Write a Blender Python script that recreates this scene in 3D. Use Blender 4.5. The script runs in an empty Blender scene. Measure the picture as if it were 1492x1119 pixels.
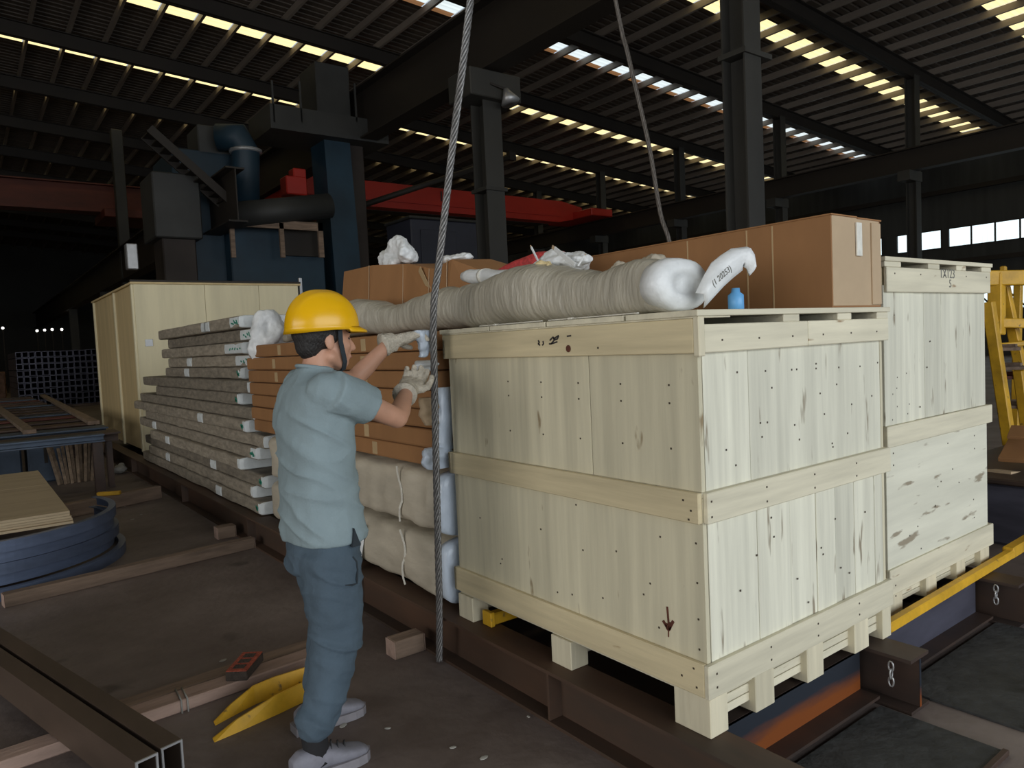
import bpy, bmesh, math, random
from mathutils import Vector, Matrix, noise as mnoise

# ---------------------------------------------------------------- camera
scene = bpy.context.scene
COL = scene.collection
FPX = 1062.52
CX, CY = 746.0, 559.5
C = Vector((0.0, 0.0, 1.52))


def _dir(u, v):
    return Vector(((u - CX) / FPX, -(v - CY) / FPX, -1.0)).normalized()


AX = _dir(2150, 435)
AY = _dir(-60, 538)
AY = (AY - AX * AY.dot(AX)).normalized()
AZ = AX.cross(AY)
ROT = Matrix((AX, AY, AZ))          # camera space -> world space
cam_data = bpy.data.cameras.new('camera')
cam_data.sensor_fit = 'HORIZONTAL'
cam_data.sensor_width = 36.0
cam_data.lens = FPX / 1492.0 * 36.0
cam_data.clip_end = 400
cam_data.clip_start = 0.05
cam = bpy.data.objects.new('camera', cam_data)
COL.objects.link(cam)
cam.matrix_world = Matrix.Translation(C) @ ROT.to_4x4()
scene.camera = cam

# ---------------------------------------------------------------- light
world = bpy.data.worlds.new('world')
scene.world = world
world.use_nodes = True
bg = world.node_tree.nodes['Background']
bg.inputs[0].default_value = (0.75, 0.87, 1.0, 1)
bg.inputs[1].default_value = 0.6


def area(name, loc, target, sx, sy, power, col):
    ld = bpy.data.lights.new(name, 'AREA')
    ld.shape = 'RECTANGLE'
    ld.size = sx
    ld.size_y = sy
    ld.energy = power
    ld.color = col
    o = bpy.data.objects.new(name, ld)
    COL.objects.link(o)
    o.location = loc
    o.rotation_euler = (Vector(target) - Vector(loc)).to_track_quat('-Z', 'Y').to_euler()
    return o


# daylight entering through the open gable end behind the photographer
area('gable_daylight', (3.0, -9.6, 3.6), (3.0, 10, 1.2), 15, 6.5, 900, (0.95, 0.98, 1.0))
# added side light on the left, behind the photographer, brightening left-facing sides
area('added_side_light', (-13.2, 0.0, 3.0), (6, 2.5, 1.2), 13, 5.2, 720, (1.0, 0.95, 0.88))

vs = scene.view_settings
vs.view_transform = 'Standard'
vs.look = 'None'
vs.gamma = 1.0
vs.use_curve_mapping = False
vs.exposure = 0.15
scene.render.film_transparent = False

# ---------------------------------------------------------------- helpers
rnd = random.Random(7)


def ray(u, v):
    return ROT @ Vector(((u - CX) / FPX, -(v - CY) / FPX, -1.0))


def onx(u, v, x):
    d = ray(u, v)
    return C + d * (x / d.x)


def ony(u, v, y):
    d = ray(u, v)
    return C + d * (y / d.y)


def onz(u, v, z):
    d = ray(u, v)
    return C + d * ((z - C.z) / d.z)


def srgb(r, g, b):
    def f(c):
        c /= 255.0
        return c / 12.92 if c <= 0.04045 else ((c + 0.055) / 1.055) ** 2.4
    return (f(r), f(g), f(b), 1)


MATS = {}


def mat(name, col, rough=0.7, metal=0.0, vary=0.15, scale=(4, 4, 4), detail=5.0, col2=None, bump=0.0, bscale=None,
        spots=None, emis=0.0, alpha=None, rand=0.0, trans=0.0, sheen=0.0):
    """Procedural material: two colours mixed by stretched noise, optional dark spots, bump."""
    m = bpy.data.materials.new(name)
    m.use_nodes = True
    nt = m.node_tree
    N, L = nt.nodes, nt.links
    b = N['Principled BSDF']
    tc = N.new('ShaderNodeTexCoord')
    mp = N.new('ShaderNodeMapping')
    mp.inputs['Scale'].default_value = scale
    oi = N.new('ShaderNodeObjectInfo')
    vm = N.new('ShaderNodeVectorMath')
    vm.operation = 'SCALE'
    vm.inputs[0].default_value = (37.0, 61.0, 83.0)
    L.new(oi.outputs['Random'], vm.inputs['Scale'])
    va = N.new('ShaderNodeVectorMath')
    va.operation = 'ADD'
    L.new(tc.outputs['Object'], mp.inputs['Vector'])
    L.new(mp.outputs[0], va.inputs[0])
    L.new(vm.outputs[0], va.inputs[1])
    nz = N.new('ShaderNodeTexNoise')
    nz.inputs['Scale'].default_value = 1.0
    nz.inputs['Detail'].default_value = detail
    nz.inputs['Roughness'].default_value = 0.6
    L.new(va.outputs[0], nz.inputs['Vector'])
    c1 = [max(0.0, c * (1 - vary)) for c in col[:3]] + [1]
    c2 = list(col2) if col2 else [min(1.0, c * (1 + vary)) for c in col[:3]] + [1]
    rp = N.new('ShaderNodeValToRGB')
    rp.color_ramp.elements[0].position = 0.33
    rp.color_ramp.elements[1].position = 0.68
    rp.color_ramp.elements[0].color = c1
    rp.color_ramp.elements[1].color = c2
    L.new(nz.outputs['Fac'], rp.inputs['Fac'])
    out = rp.outputs['Color']
    if rand:
        hs = N.new('ShaderNodeHueSaturation')
        mr = N.new('ShaderNodeMapRange')
        mr.inputs['To Min'].default_value = 1 - rand
        mr.inputs['To Max'].default_value = 1 + rand
        L.new(oi.outputs['Random'], mr.inputs['Value'])
        L.new(mr.outputs[0], hs.inputs['Value'])
        L.new(out, hs.inputs['Color'])
        out = hs.outputs['Color']
    if spots:
        sc, thr, scol, stretch = spots
        mp2 = N.new('ShaderNodeMapping')
        mp2.inputs['Scale'].default_value = stretch
        L.new(tc.outputs['Object'], mp2.inputs['Vector'])
        va2 = N.new('ShaderNodeVectorMath')
        va2.operation = 'ADD'
        L.new(mp2.outputs[0], va2.inputs[0])
        L.new(vm.outputs[0], va2.inputs[1])
        n2 = N.new('ShaderNodeTexNoise')
        n2.inputs['Scale'].default_value = sc
        n2.inputs['Detail'].default_value = 3
        L.new(va2.outputs[0], n2.inputs['Vector'])
        r2 = N.new('ShaderNodeValToRGB')
        r2.color_ramp.elements[0].position = thr
        r2.color_ramp.elements[1].position = min(1.0, thr + 0.07)
        r2.color_ramp.elements[0].color = (0, 0, 0, 1)
        r2.color_ramp.elements[1].color = (0.85, 0.85, 0.85, 1)
        L.new(n2.outputs['Fac'], r2.inputs['Fac'])
        mx = N.new('ShaderNodeMixRGB')
        mx.inputs['Color2'].default_value = scol
        L.new(r2.outputs['Color'], mx.inputs['Fac'])
        L.new(out, mx.inputs['Color1'])
        out = mx.outputs['Color']
    L.new(out, b.inputs['Base Color'])
    b.inputs['Roughness'].default_value = rough
    b.inputs['Metallic'].default_value = metal
    if trans:
        b.inputs['Transmission Weight'].default_value = trans
    if emis:
        L.new(out, b.inputs['Emission Color'])
        b.inputs['Emission Strength'].default_value = emis
    if bump:
        bs = N.new('ShaderNodeTexNoise')
        bs.inputs['Scale'].default_value = 1.0
        bs.inputs['Detail'].default_value = 4
        mp3 = N.new('ShaderNodeMapping')
        mp3.inputs['Scale'].default_value = bscale or tuple(s * 3 for s in scale)
        L.new(tc.outputs['Object'], mp3.inputs['Vector'])
        L.new(mp3.outputs[0], bs.inputs['Vector'])
        bp = N.new('ShaderNodeBump')
        bp.inputs['Strength'].default_value = bump
        bp.inputs['Distance'].default_value = 0.02
        L.new(bs.outputs['Fac'], bp.inputs['Height'])
        L.new(bp.outputs[0], b.inputs['Normal'])
    MATS[name] = m
    return m


def chain_matrix(o):
    m = o.matrix_basis.copy()
    p = o.parent
    while p:
        m = p.matrix_basis @ m
        p = p.parent
    return m


def link(name, me, m=None, parent=None, M=None):
    """Link mesh data as an object whose WORLD matrix is M, under parent."""
    o = bpy.data.objects.new(name, me)
    COL.objects.link(o)
    M = M or Matrix.Identity(4)
    if parent:
        o.parent = parent
        M = chain_matrix(parent).inverted() @ M
    o.matrix_basis = M
    if m and me is not None and not me.materials:
        me.materials.append(m)
    return o


def tag(o, label=None, cat=None, group=None, kind=None):
    if label:
        o['label'] = label
    if cat:
        o['category'] = cat
    if group:
        o['group'] = group
    if kind:
        o['kind'] = kind
    return o


def thing(name, loc, label, cat, group=None, rz=0.0):
    o = bpy.data.objects.new(name, None)
    o.empty_display_size = 0.1
    COL.objects.link(o)
    o.matrix_basis = Matrix.Translation(Vector(loc)) @ Matrix.Rotation(rz, 4, 'Z')
    return tag(o, label, cat, group)


def struct(o, label=None):
    return tag(o, label, None, None, 'structure')


BOXES = {}


def boxmesh(sx, sy, sz, m, bev=0.0):
    key = (round(sx, 4), round(sy, 4), round(sz, 4), m.name if m else '', round(bev, 4))
    if key in BOXES:
        return BOXES[key]
    bm = bmesh.new()
    bmesh.ops.create_cube(bm, size=1.0)
    bmesh.ops.scale(bm, vec=(sx, sy, sz), verts=bm.verts)
    if bev:
        bmesh.ops.bevel(bm, geom=list(bm.edges), offset=bev, segments=1, affect='EDGES', profile=0.5)
    me = bpy.data.meshes.new('box')
    bm.to_mesh(me)
    bm.free()
    if m:
        me.materials.append(m)
    BOXES[key] = me
    return me


def box(name, x0, x1, y0, y1, z0, z1, m, parent=None, bev=0.003, rz=0.0, rot=None):
    sx, sy, sz = abs(x1 - x0), abs(y1 - y0), abs(z1 - z0)
    bev = min(bev, 0.3 * min(sx, sy, sz))
    me = boxmesh(sx, sy, sz, m, bev)
    M = Matrix.Translation(((x0 + x1) / 2, (y0 + y1) / 2, (z0 + z1) / 2))
    if rot is not None:
        M = M @ rot.to_4x4()
    elif rz:
        M = M @ Matrix.Rotation(rz, 4, 'Z')
    return link(name, me, m, parent, M)


def bar(name, p0, p1, w, h, m, parent=None, bev=0.002, up=Vector((0, 0, 1)), roll=0.0):
    """A rectangular bar of width w (sideways) and height h (up) from p0 to p1."""
    p0, p1 = Vector(p0), Vector(p1)
    d = p1 - p0
    ln = d.length
    d.normalize()
    if abs(d.dot(up)) > 0.98:
        up = Vector((0, 1, 0))
    s = d.cross(up).normalized()
    t = s.cross(d)
    R3 = Matrix((d, s, t)).transposed().to_4x4()
    if roll:
        R3 = R3 @ Matrix.Rotation(roll, 4, 'X')
    me = boxmesh(ln, w, h, m, min(bev, 0.3 * min(w, h)))
    return link(name, me, m, parent, Matrix.Translation((p0 + p1) / 2) @ R3)


def from_bm(name, bm, m, parent=None, smooth=False, M=None):
    me = bpy.data.meshes.new(name)
    bmesh.ops.recalc_face_normals(bm, faces=bm.faces)
    bm.to_mesh(me)
    bm.free()
    if smooth:
        for p in me.polygons:
            p.use_smooth = True
    # recentre on bounding box so the object's origin lies on the thing
    if M is None and len(me.vertices):
        c = sum((v.co for v in me.vertices), Vector()) / len(me.vertices)
        me.transform(Matrix.Translation(-c))
        M = Matrix.Translation(c)
    return link(name, me, m, parent, M)


def bm_box(bm, x0, x1, y0, y1, z0, z1):
    vs_ = [bm.verts.new((x, y, z)) for z in (z0, z1) for y in (y0, y1) for x in (x0, x1)]
    for f in ((0, 2, 3, 1), (4, 5, 7, 6), (0, 1, 5, 4), (2, 6, 7, 3), (0, 4, 6, 2), (1, 3, 7, 5)):
        bm.faces.new([vs_[i] for i in f])


def bm_bar(bm, p0, p1, w, h, up=Vector((0, 0, 1))):
    p0, p1 = Vector(p0), Vector(p1)
    d = (p1 - p0).normalized()
    if abs(d.dot(up)) > 0.98:
        up = Vector((0, 1, 0))
    s = d.cross(up).normalized() * (w / 2)
    t = s.normalized().cross(d) * (h / 2)
    vs_ = [bm.verts.new(p + a * s + b * t) for p in (p0, p1) for a, b in ((-1, -1), (1, -1), (1, 1), (-1, 1))]
    for f in ((0, 1, 2, 3), (7, 6, 5, 4), (0, 4, 5, 1), (1, 5, 6, 2), (2, 6, 7, 3), (3, 7, 4, 0)):
        bm.faces.new([vs_[i] for i in f])


def bm_tube(bm, pts, rad, n=8, caps=True):
    """Tube along points; rad is a number or a list."""
    pts = [Vector(p) for p in pts]
    if not isinstance(rad, (list, tuple)):
        rad = [rad] * len(pts)
    rings = []
    prev = None
    for i, p in enumerate(pts):
        d = (pts[min(i + 1, len(pts) - 1)] - pts[max(i - 1, 0)]).normalized()
        if prev is None:
            a = Vector((0, 0, 1)) if abs(d.z) < 0.9 else Vector((1, 0, 0))
            u = d.cross(a).normalized()
        else:
            u = (prev - d * prev.dot(d)).normalized()
        prev = u
        w = d.cross(u)
        rings.append([bm.verts.new(p + (u * math.cos(2 * math.pi * k / n) + w * math.sin(2 * math.pi * k / n)) * rad[i])
                      for k in range(n)])
    for a, b in zip(rings, rings[1:]):
        for k in range(n):
            bm.faces.new((a[k], a[(k + 1) % n], b[(k + 1) % n], b[k]))
    if caps:
        bm.faces.new(rings[0][::-1])
        bm.faces.new(rings[-1])
    return rings


def bm_loft(bm, rings, n=20, ex=2.0, amp=0.0, freq=3.0, seed=0):
    """rings: (centre, u-axis vector, v-axis vector) superellipse sections; closed with caps."""
    rs = []
    for c, u, v in rings:
        c, u, v = Vector(c), Vector(u), Vector(v)
        r = []
        for k in range(n):
            t = 2 * math.pi * k / n
            ct, st = math.cos(t), math.sin(t)
            a = math.copysign(abs(ct) ** (2 / ex), ct)
            b = math.copysign(abs(st) ** (2 / ex), st)
            off = u * a + v * b
            p = c + off
            if amp and off.length > 1e-6:
                p += off.normalized() * amp * mnoise.noise(p * freq + Vector((seed * 7.3, seed, 0)))
            r.append(bm.verts.new(p))
        rs.append(r)
    for a, b in zip(rs, rs[1:]):
        for k in range(n):
            bm.faces.new((a[k], a[(k + 1) % n], b[(k + 1) % n], b[k]))
    bm.faces.new(rs[0][::-1])
    bm.faces.new(rs[-1])


def bm_limb(bm, pts, rads, n=14):
    """Rounded limb: hemispherical ends on a tapered tube."""
    pts = [Vector(p) for p in pts]
    d0 = (pts[0] - pts[1]).normalized()
    d1 = (pts[-1] - pts[-2]).normalized()
    P = [pts[0] + d0 * rads[0] * 0.95, pts[0] + d0 * rads[0] * 0.6] + pts + [pts[-1] + d1 * rads[-1] * 0.6, pts[-1] + d1 * rads[-1] * 0.95]
    Rr = [rads[0] * 0.3, rads[0] * 0.8] + list(rads) + [rads[-1] * 0.8, rads[-1] * 0.3]
    bm_tube(bm, P, Rr, n)


def bm_ball(bm, c, r, n=16, M=None):
    ret = bmesh.ops.create_uvsphere(bm, u_segments=n, v_segments=max(8, n // 2 + 2), radius=1.0)
    S = Matrix.Diagonal((r[0], r[1], r[2], 1)) if not isinstance(r, (int, float)) else Matrix.Diagonal((r, r, r, 1))
    T = Matrix.Translation(Vector(c)) @ (M or Matrix.Identity(4)) @ S
    bmesh.ops.transform(bm, matrix=T, verts=ret['verts'])


def remesh(name, bm, m, parent, voxel=0.01, smooth=6, wrinkle=None, fold=None):
    """Fuse overlapping solids to one continuous skin, smooth it, and add folds by noise."""
    me = bpy.data.meshes.new(name + '_raw')
    bmesh.ops.recalc_face_normals(bm, faces=bm.faces)
    bm.to_mesh(me)
    bm.free()
    tmp = bpy.data.objects.new('tmp', me)
    COL.objects.link(tmp)
    r = tmp.modifiers.new('r', 'REMESH')
    r.mode = 'VOXEL'
    r.voxel_size = voxel
    if smooth:
        s = tmp.modifiers.new('s', 'SMOOTH')
        s.iterations = smooth
        s.factor = 0.5
    dg = bpy.context.evaluated_depsgraph_get()
    dg.update()
    out = bpy.data.meshes.new_from_object(tmp.evaluated_get(dg))
    bpy.data.objects.remove(tmp)
    if wrinkle:
        amp, sx, sy, sz = wrinkle
        nrm = [v.normal.copy() for v in out.vertices]
        for v, nn in zip(out.vertices, nrm):
            p = Vector((v.co.x * sx, v.co.y * sy, v.co.z * sz))
            f_ = mnoise.noise(p) + 0.5 * mnoise.noise(p * 2.3)
            if fold:
                fa, (ax_, ay_, az_), zs = fold
                w_ = sum(math.exp(-((v.co.z - z_) / h_) ** 2) for z_, h_ in zs)
                q_ = Vector((v.co.x * ax_ + v.co.z * 4, v.co.y * ay_ - v.co.z * 3, v.co.z * az_ + v.co.x * 5))
                r_ = 1 - abs(mnoise.noise(q_)) * 2.2
                f_ += fa / amp * min(1.0, w_) * (max(0.0, r_) ** 2 - 0.35)
            v.co += nn * amp * f_
    out.materials.clear()
    out.materials.append(m)
    for p in out.polygons:
        p.use_smooth = True
    c = sum((v.co for v in out.vertices), Vector()) / max(1, len(out.vertices))
    out.transform(Matrix.Translation(-c))
    return link(name, out, m, parent, Matrix.Translation(c))


def ibeam_bm(bm, axis, a0, a1, cx, z0, h, w, tf=0.014, tw=0.01):
    """I beam along 'x' or 'y' from a0 to a1; cx is the other horizontal coordinate of the web."""
    if axis == 'y':
        bm_box(bm, cx - w / 2, cx + w / 2, a0, a1, z0 + h - tf, z0 + h)
        bm_box(bm, cx - w / 2, cx + w / 2, a0, a1, z0, z0 + tf)
        bm_box(bm, cx - tw / 2, cx + tw / 2, a0, a1, z0 + tf, z0 + h - tf)
    else:
        bm_box(bm, a0, a1, cx - w / 2, cx + w / 2, z0 + h - tf, z0 + h)
        bm_box(bm, a0, a1, cx - w / 2, cx + w / 2, z0, z0 + tf)
        bm_box(bm, a0, a1, cx - tw / 2, cx + tw / 2, z0 + tf, z0 + h - tf)


def text_mesh(name, body, size, m, parent, M):
    cu = bpy.data.curves.new(name, 'FONT')
    cu.body = body
    cu.size = size
    cu.align_x = 'CENTER'
    cu.align_y = 'CENTER'
    cu.extrude = 0.0008
    t = bpy.data.objects.new('tmp_text', cu)
    COL.objects.link(t)
    dg = bpy.context.evaluated_depsgraph_get()
    dg.update()
    me = bpy.data.meshes.new_from_object(t.evaluated_get(dg))
    bpy.data.objects.remove(t)
    me.materials.clear()
    return link(name, me, m, parent, M)


# ---------------------------------------------------------------- materials
PINE = (0.62, 0.53, 0.335, 1)
PLY = (0.60, 0.555, 0.40, 1)
PALE = (0.70, 0.685, 0.56, 1)
KNOT = (0.10, 0.06, 0.03, 1)
m_ply = mat('plywood_upright', PLY, 0.75, vary=0.17, scale=(11, 11, 0.6), rand=0.05, spots=(1.0, 0.68, (0.22, 0.15, 0.07, 1), (14, 14, 5)), bump=0.08)
m_pale = mat('pale_plank_upright', PALE, 0.75, vary=0.15, scale=(16, 16, 0.8), rand=0.10, spots=(1.0, 0.635, (0.2, 0.15, 0.09, 1), (22, 22, 3.5)), bump=0.1)
m_paleh = mat('pale_sheet_level', PALE, 0.75, vary=0.09, scale=(1.0, 1.0, 12), rand=0.04, spots=(1.0, 0.64, (0.25, 0.2, 0.13, 1), (5, 5, 22)), bump=0.08)
m_batx = mat('pine_board_x', (0.66, 0.615, 0.465, 1), 0.7, vary=0.13, scale=(1.2, 18, 18), rand=0.07, spots=(1.0, 0.70, (0.25, 0.14, 0.05, 1), (5, 24, 24)), bump=0.08)
m_baty = mat('pine_board_y', PINE, 0.7, vary=0.13, scale=(18, 1.2, 18), rand=0.07, spots=(1.0, 0.70, (0.25, 0.14, 0.05, 1), (24, 5, 24)), bump=0.08)
m_batz = mat('pine_board_z', (0.65, 0.595, 0.435, 1), 0.7, vary=0.13, scale=(18, 18, 1.2), rand=0.07, spots=(1.0, 0.71, (0.25, 0.14, 0.05, 1), (24, 24, 5)), bump=0.08)
m_ply_shade = mat('plywood_shaded', (0.60, 0.46, 0.24, 1), 0.7, vary=0.1, scale=(5, 5, 0.5), bump=0.05)  # darker copy for the large crate's sides, shade put into the colour
m_ply_lit = mat('plywood_lit', (0.74, 0.66, 0.44, 1), 0.7, vary=0.08, scale=(5, 5, 0.5), bump=0.05)  # lighter copy for its end face and strips, light put into the colour
m_ply_sheet = mat('dusty_plywood', (0.42, 0.33, 0.21, 1), 0.8, vary=0.12, scale=(1.2, 9, 9), bump=0.05)
m_oldwood = mat('old_timber', (0.20, 0.14, 0.10, 1), 0.85, vary=0.35, scale=(2, 14, 14), bump=0.3, rand=0.15)
m_oldwoodz = mat('old_slat', (0.22, 0.16, 0.11, 1), 0.85, vary=0.4, scale=(14, 14, 1.4), bump=0.3, rand=0.25)
m_pinkwood = mat('pinkish_timber', (0.36, 0.25, 0.20, 1), 0.85, vary=0.25, scale=(2, 12, 12), bump=0.25)
m_nail = mat('nail_dark', (0.05, 0.035, 0.02, 1), 0.6, vary=0.2)
m_ink = mat('marker_ink', (0.035, 0.03, 0.03, 1), 0.6, vary=0.1)
m_inkgrey = mat('grey_ink', (0.16, 0.16, 0.14, 1), 0.6, vary=0.1)
m_redmark = mat('red_brown_mark', (0.11, 0.03, 0.015, 1), 0.7, vary=0.3, scale=(20, 20, 20))
m_carton = mat('cardboard', (0.30, 0.145, 0.055, 1), 0.75, vary=0.08, scale=(2, 5, 2), rand=0.08)
m_carton_end = mat('cardboard_pale_lit', (0.46, 0.34, 0.215, 1), 0.75, vary=0.07, scale=(4, 4, 4))  # pale scraps, and the long carton's ends with their light put into the colour
m_tape = mat('clear_tape', (0.50, 0.36, 0.20, 1), 0.25, vary=0.08, scale=(3, 3, 3))
m_tapew = mat('white_tape', (0.72, 0.70, 0.62, 1), 0.3, vary=0.1, scale=(30, 30, 30))
m_film = mat('grey_stretch_film', (0.44, 0.41, 0.335, 1), 0.38, vary=0.14, scale=(4, 26, 4), bump=0.55, bscale=(9, 40, 9))
m_filmw = mat('white_film', (0.74, 0.76, 0.76, 1), 0.38, vary=0.1, scale=(8, 8, 8), bump=0.35, bscale=(16, 16, 16))
m_sheetwrap = mat('beige_wrapping', (0.47, 0.42, 0.33, 1), 0.5, vary=0.16, scale=(4, 2, 6), bump=0.6, bscale=(9, 5, 12))
m_bluewhite = mat('bluish_white_film', (0.60, 0.68, 0.78, 1), 0.3, vary=0.12, scale=(8, 8, 5), bump=0.5, bscale=(14, 14, 8))
m_paper = mat('grey_brown_packing', (0.25, 0.215, 0.165, 1), 0.8, vary=0.28, scale=(9, 9, 30), bump=0.4, bscale=(20, 20, 60), rand=0.22)
m_tag = mat('white_tag', (0.72, 0.76, 0.76, 1), 0.4, vary=0.1, scale=(10, 10, 10), rand=0.1)
m_green = mat('green_ink', (0.03, 0.26, 0.17, 1), 0.5, vary=0.2)
m_red = mat('red_mesh', (0.47, 0.045, 0.045, 1), 0.7, vary=0.35, scale=(60, 60, 60))
m_straw = mat('straw_yellow', (0.62, 0.5, 0.26, 1), 0.7, vary=0.25, scale=(25, 25, 25))
m_blue_bit = mat('light_blue_plastic', (0.12, 0.36, 0.66, 1), 0.4, vary=0.1)
m_steel = mat('dark_mill_steel', (0.060, 0.048, 0.045, 1), 0.55, 0.35, vary=0.35, scale=(3, 1.5, 3), col2=(0.085, 0.05, 0.035, 1), rand=0.1)
m_rail = mat('brown_mill_steel', (0.085, 0.06, 0.045, 1), 0.6, 0.3, vary=0.3, scale=(3, 0.8, 3), col2=(0.12, 0.065, 0.04, 1))
m_rust = mat('blue_orange_steel', (0.045, 0.055, 0.075, 1), 0.45, 0.4, vary=0.3, scale=(1.2, 4, 7), col2=(0.30, 0.085, 0.02, 1))
def rust_band():
    m = MATS['blue_orange_steel']
    nt = m.node_tree
    rp_ = next(n for n in nt.nodes if n.type == 'VALTORGB')
    tc = next(n for n in nt.nodes if n.type == 'TEX_COORD')
    nz = next(n for n in nt.nodes if n.type == 'TEX_NOISE')
    sp = nt.nodes.new('ShaderNodeSeparateXYZ')
    nt.links.new(tc.outputs['Object'], sp.inputs[0])
    ma = nt.nodes.new('ShaderNodeMath')
    ma.operation = 'MULTIPLY_ADD'
    ma.inputs[1].default_value = -5.5
    ma.inputs[2].default_value = -0.02
    nt.links.new(sp.outputs['Z'], ma.inputs[0])
    ad = nt.nodes.new('ShaderNodeMath')
    ad.operation = 'ADD'
    nt.links.new(ma.outputs[0], ad.inputs[0])
    nt.links.new(nz.outputs['Fac'], ad.inputs[1])
    nt.links.new(ad.outputs[0], rp_.inputs['Fac'])
    rp_.color_ramp.elements[0].position = 0.45
    rp_.color_ramp.elements[1].position = 0.8


rust_band()
m_violet = mat('violet_grey_steel', (0.10, 0.10, 0.135, 1), 0.4, 0.4, vary=0.25, scale=(2, 2, 8))
m_yellow = mat('yellow_paint', (0.64, 0.36, 0.02, 1), 0.5, vary=0.25, scale=(5, 5, 5), spots=(1, 0.66, (0.12, 0.08, 0.05, 1), (18, 18, 18)), rand=0.08)
m_rope = mat('galvanised_wire', (0.20, 0.195, 0.19, 1), 0.42, 0.5, vary=0.35, scale=(60, 60, 60))
m_rope2 = mat('greasy_wire', (0.12, 0.105, 0.09, 1), 0.5, 0.5, vary=0.3, scale=(60, 60, 60))
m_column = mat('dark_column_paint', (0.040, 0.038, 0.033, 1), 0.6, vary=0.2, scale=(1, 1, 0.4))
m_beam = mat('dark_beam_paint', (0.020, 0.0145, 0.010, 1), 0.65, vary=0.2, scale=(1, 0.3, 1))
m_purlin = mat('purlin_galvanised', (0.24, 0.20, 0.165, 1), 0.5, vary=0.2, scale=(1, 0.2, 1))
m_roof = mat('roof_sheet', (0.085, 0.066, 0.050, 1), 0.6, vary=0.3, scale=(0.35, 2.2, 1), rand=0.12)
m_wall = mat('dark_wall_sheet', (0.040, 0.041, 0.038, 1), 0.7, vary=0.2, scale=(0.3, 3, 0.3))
m_floor = mat('dirty_concrete', (0.145, 0.108, 0.094, 1), 0.62, vary=0.3, scale=(1.1, 1.1, 1), col2=(0.215, 0.175, 0.158, 1),
              spots=(1.0, 0.66, (0.055, 0.042, 0.036, 1), (2.5, 2.5, 1)), bump=0.25, bscale=(14, 14, 1))
m_redcrane = mat('crane_red', (0.42, 0.022, 0.012, 1), 0.45, vary=0.12, scale=(0.4, 1, 1))
m_orcrane = mat('crane_red_underlit', (0.095, 0.018, 0.009, 1), 0.6, vary=0.3, scale=(0.5, 1, 2))  # darker red: the left crane's dim lighting is put into the colour
m_bluemach = mat('machine_blue', (0.010, 0.034, 0.056, 1), 0.55, vary=0.25, scale=(0.8, 0.8, 0.8), rand=0.15)
m_greymach = mat('machine_grey', (0.034, 0.034, 0.032, 1), 0.6, vary=0.25, scale=(0.8, 0.8, 0.8), rand=0.15)
m_brownmach = mat('machine_brown', (0.035, 0.025, 0.02, 1), 0.7, vary=0.3, scale=(0.8, 0.8, 0.8), rand=0.2)
m_bluestrip = mat('blue_steel_strip', (0.115, 0.150, 0.235, 1), 0.38, 0.25, vary=0.2, scale=(3, 3, 12), rand=0.12)
m_slate = mat('slate_paint', (0.028, 0.030, 0.045, 1), 0.6, vary=0.2, scale=(1, 1, 1))
m_bluepart = mat('blue_part', (0.055, 0.08, 0.12, 1), 0.5, 0.2, vary=0.25, scale=(3, 3, 3), rand=0.25)
m_brick = mat('red_brick', (0.36, 0.075, 0.04, 1), 0.85, vary=0.3, scale=(40, 40, 40), bump=0.5)
m_brickside = mat('dark_brick', (0.06, 0.045, 0.035, 1), 0.9, vary=0.3, scale=(40, 40, 40), bump=0.5)
m_tube = mat('brown_tube_steel', (0.085, 0.058, 0.042, 1), 0.5, 0.35, vary=0.25, scale=(5, 1, 5))
m_edge = mat('cut_steel', (0.42, 0.42, 0.42, 1), 0.4, 0.6, vary=0.15)
m_chrome = mat('shiny_steel', (0.5, 0.5, 0.5, 1), 0.25, 0.9, vary=0.15)
m_clutter = mat('brown_clutter', (0.16, 0.09, 0.06, 1), 0.8, vary=0.5, scale=(4, 4, 4), rand=0.5)
m_rubber = mat('black_rubber_plate', (0.035, 0.036, 0.036, 1), 0.7, vary=0.35, scale=(9, 9, 9), bump=0.4)
m_litter = mat('pale_litter', (0.34, 0.33, 0.30, 1), 0.7, vary=0.2)


def emit(name, col, strength):
    m = bpy.data.materials.new(name)
    m.use_nodes = True
    nt = m.node_tree
    b = nt.nodes['Principled BSDF']
    tc = nt.nodes.new('ShaderNodeTexCoord')
    mp = nt.nodes.new('ShaderNodeMapping')
    mp.inputs['Scale'].default_value = (0.5, 9, 0.5)
    wv = nt.nodes.new('ShaderNodeTexNoise')
    wv.inputs['Scale'].default_value = 1.0
    rp = nt.nodes.new('ShaderNodeValToRGB')
    rp.color_ramp.elements[0].position = 0.3
    rp.color_ramp.elements[0].color = [c * 0.72 for c in col[:3]] + [1]
    rp.color_ramp.elements[1].position = 0.6
    rp.color_ramp.elements[1].color = col
    nt.links.new(tc.outputs['Object'], mp.inputs[0])
    nt.links.new(mp.outputs[0], wv.inputs['Vector'])
    nt.links.new(wv.outputs['Fac'], rp.inputs['Fac'])
    nt.links.new(rp.outputs[0], b.inputs['Emission Color'])
    b.inputs['Emission Strength'].default_value = strength
    b.inputs['Base Color'].default_value = (0.3, 0.3, 0.28, 1)
    b.inputs['Roughness'].default_value = 0.5
    MATS[name] = m
    return m


m_sky_y = emit('yellowed_skylight', (1.0, 0.83, 0.42, 1), 1.25)
m_sky_d = emit('dirty_skylight', (0.62, 0.48, 0.36, 1), 0.35)
m_sky_w = emit('clear_skylight', (0.80, 0.90, 0.92, 1), 1.0)
m_sky_o = emit('orange_skylight', (0.42, 0.20, 0.08, 1), 0.5)
m_win = emit('window_daylight', (0.80, 0.95, 1.0, 1), 1.3)

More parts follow.
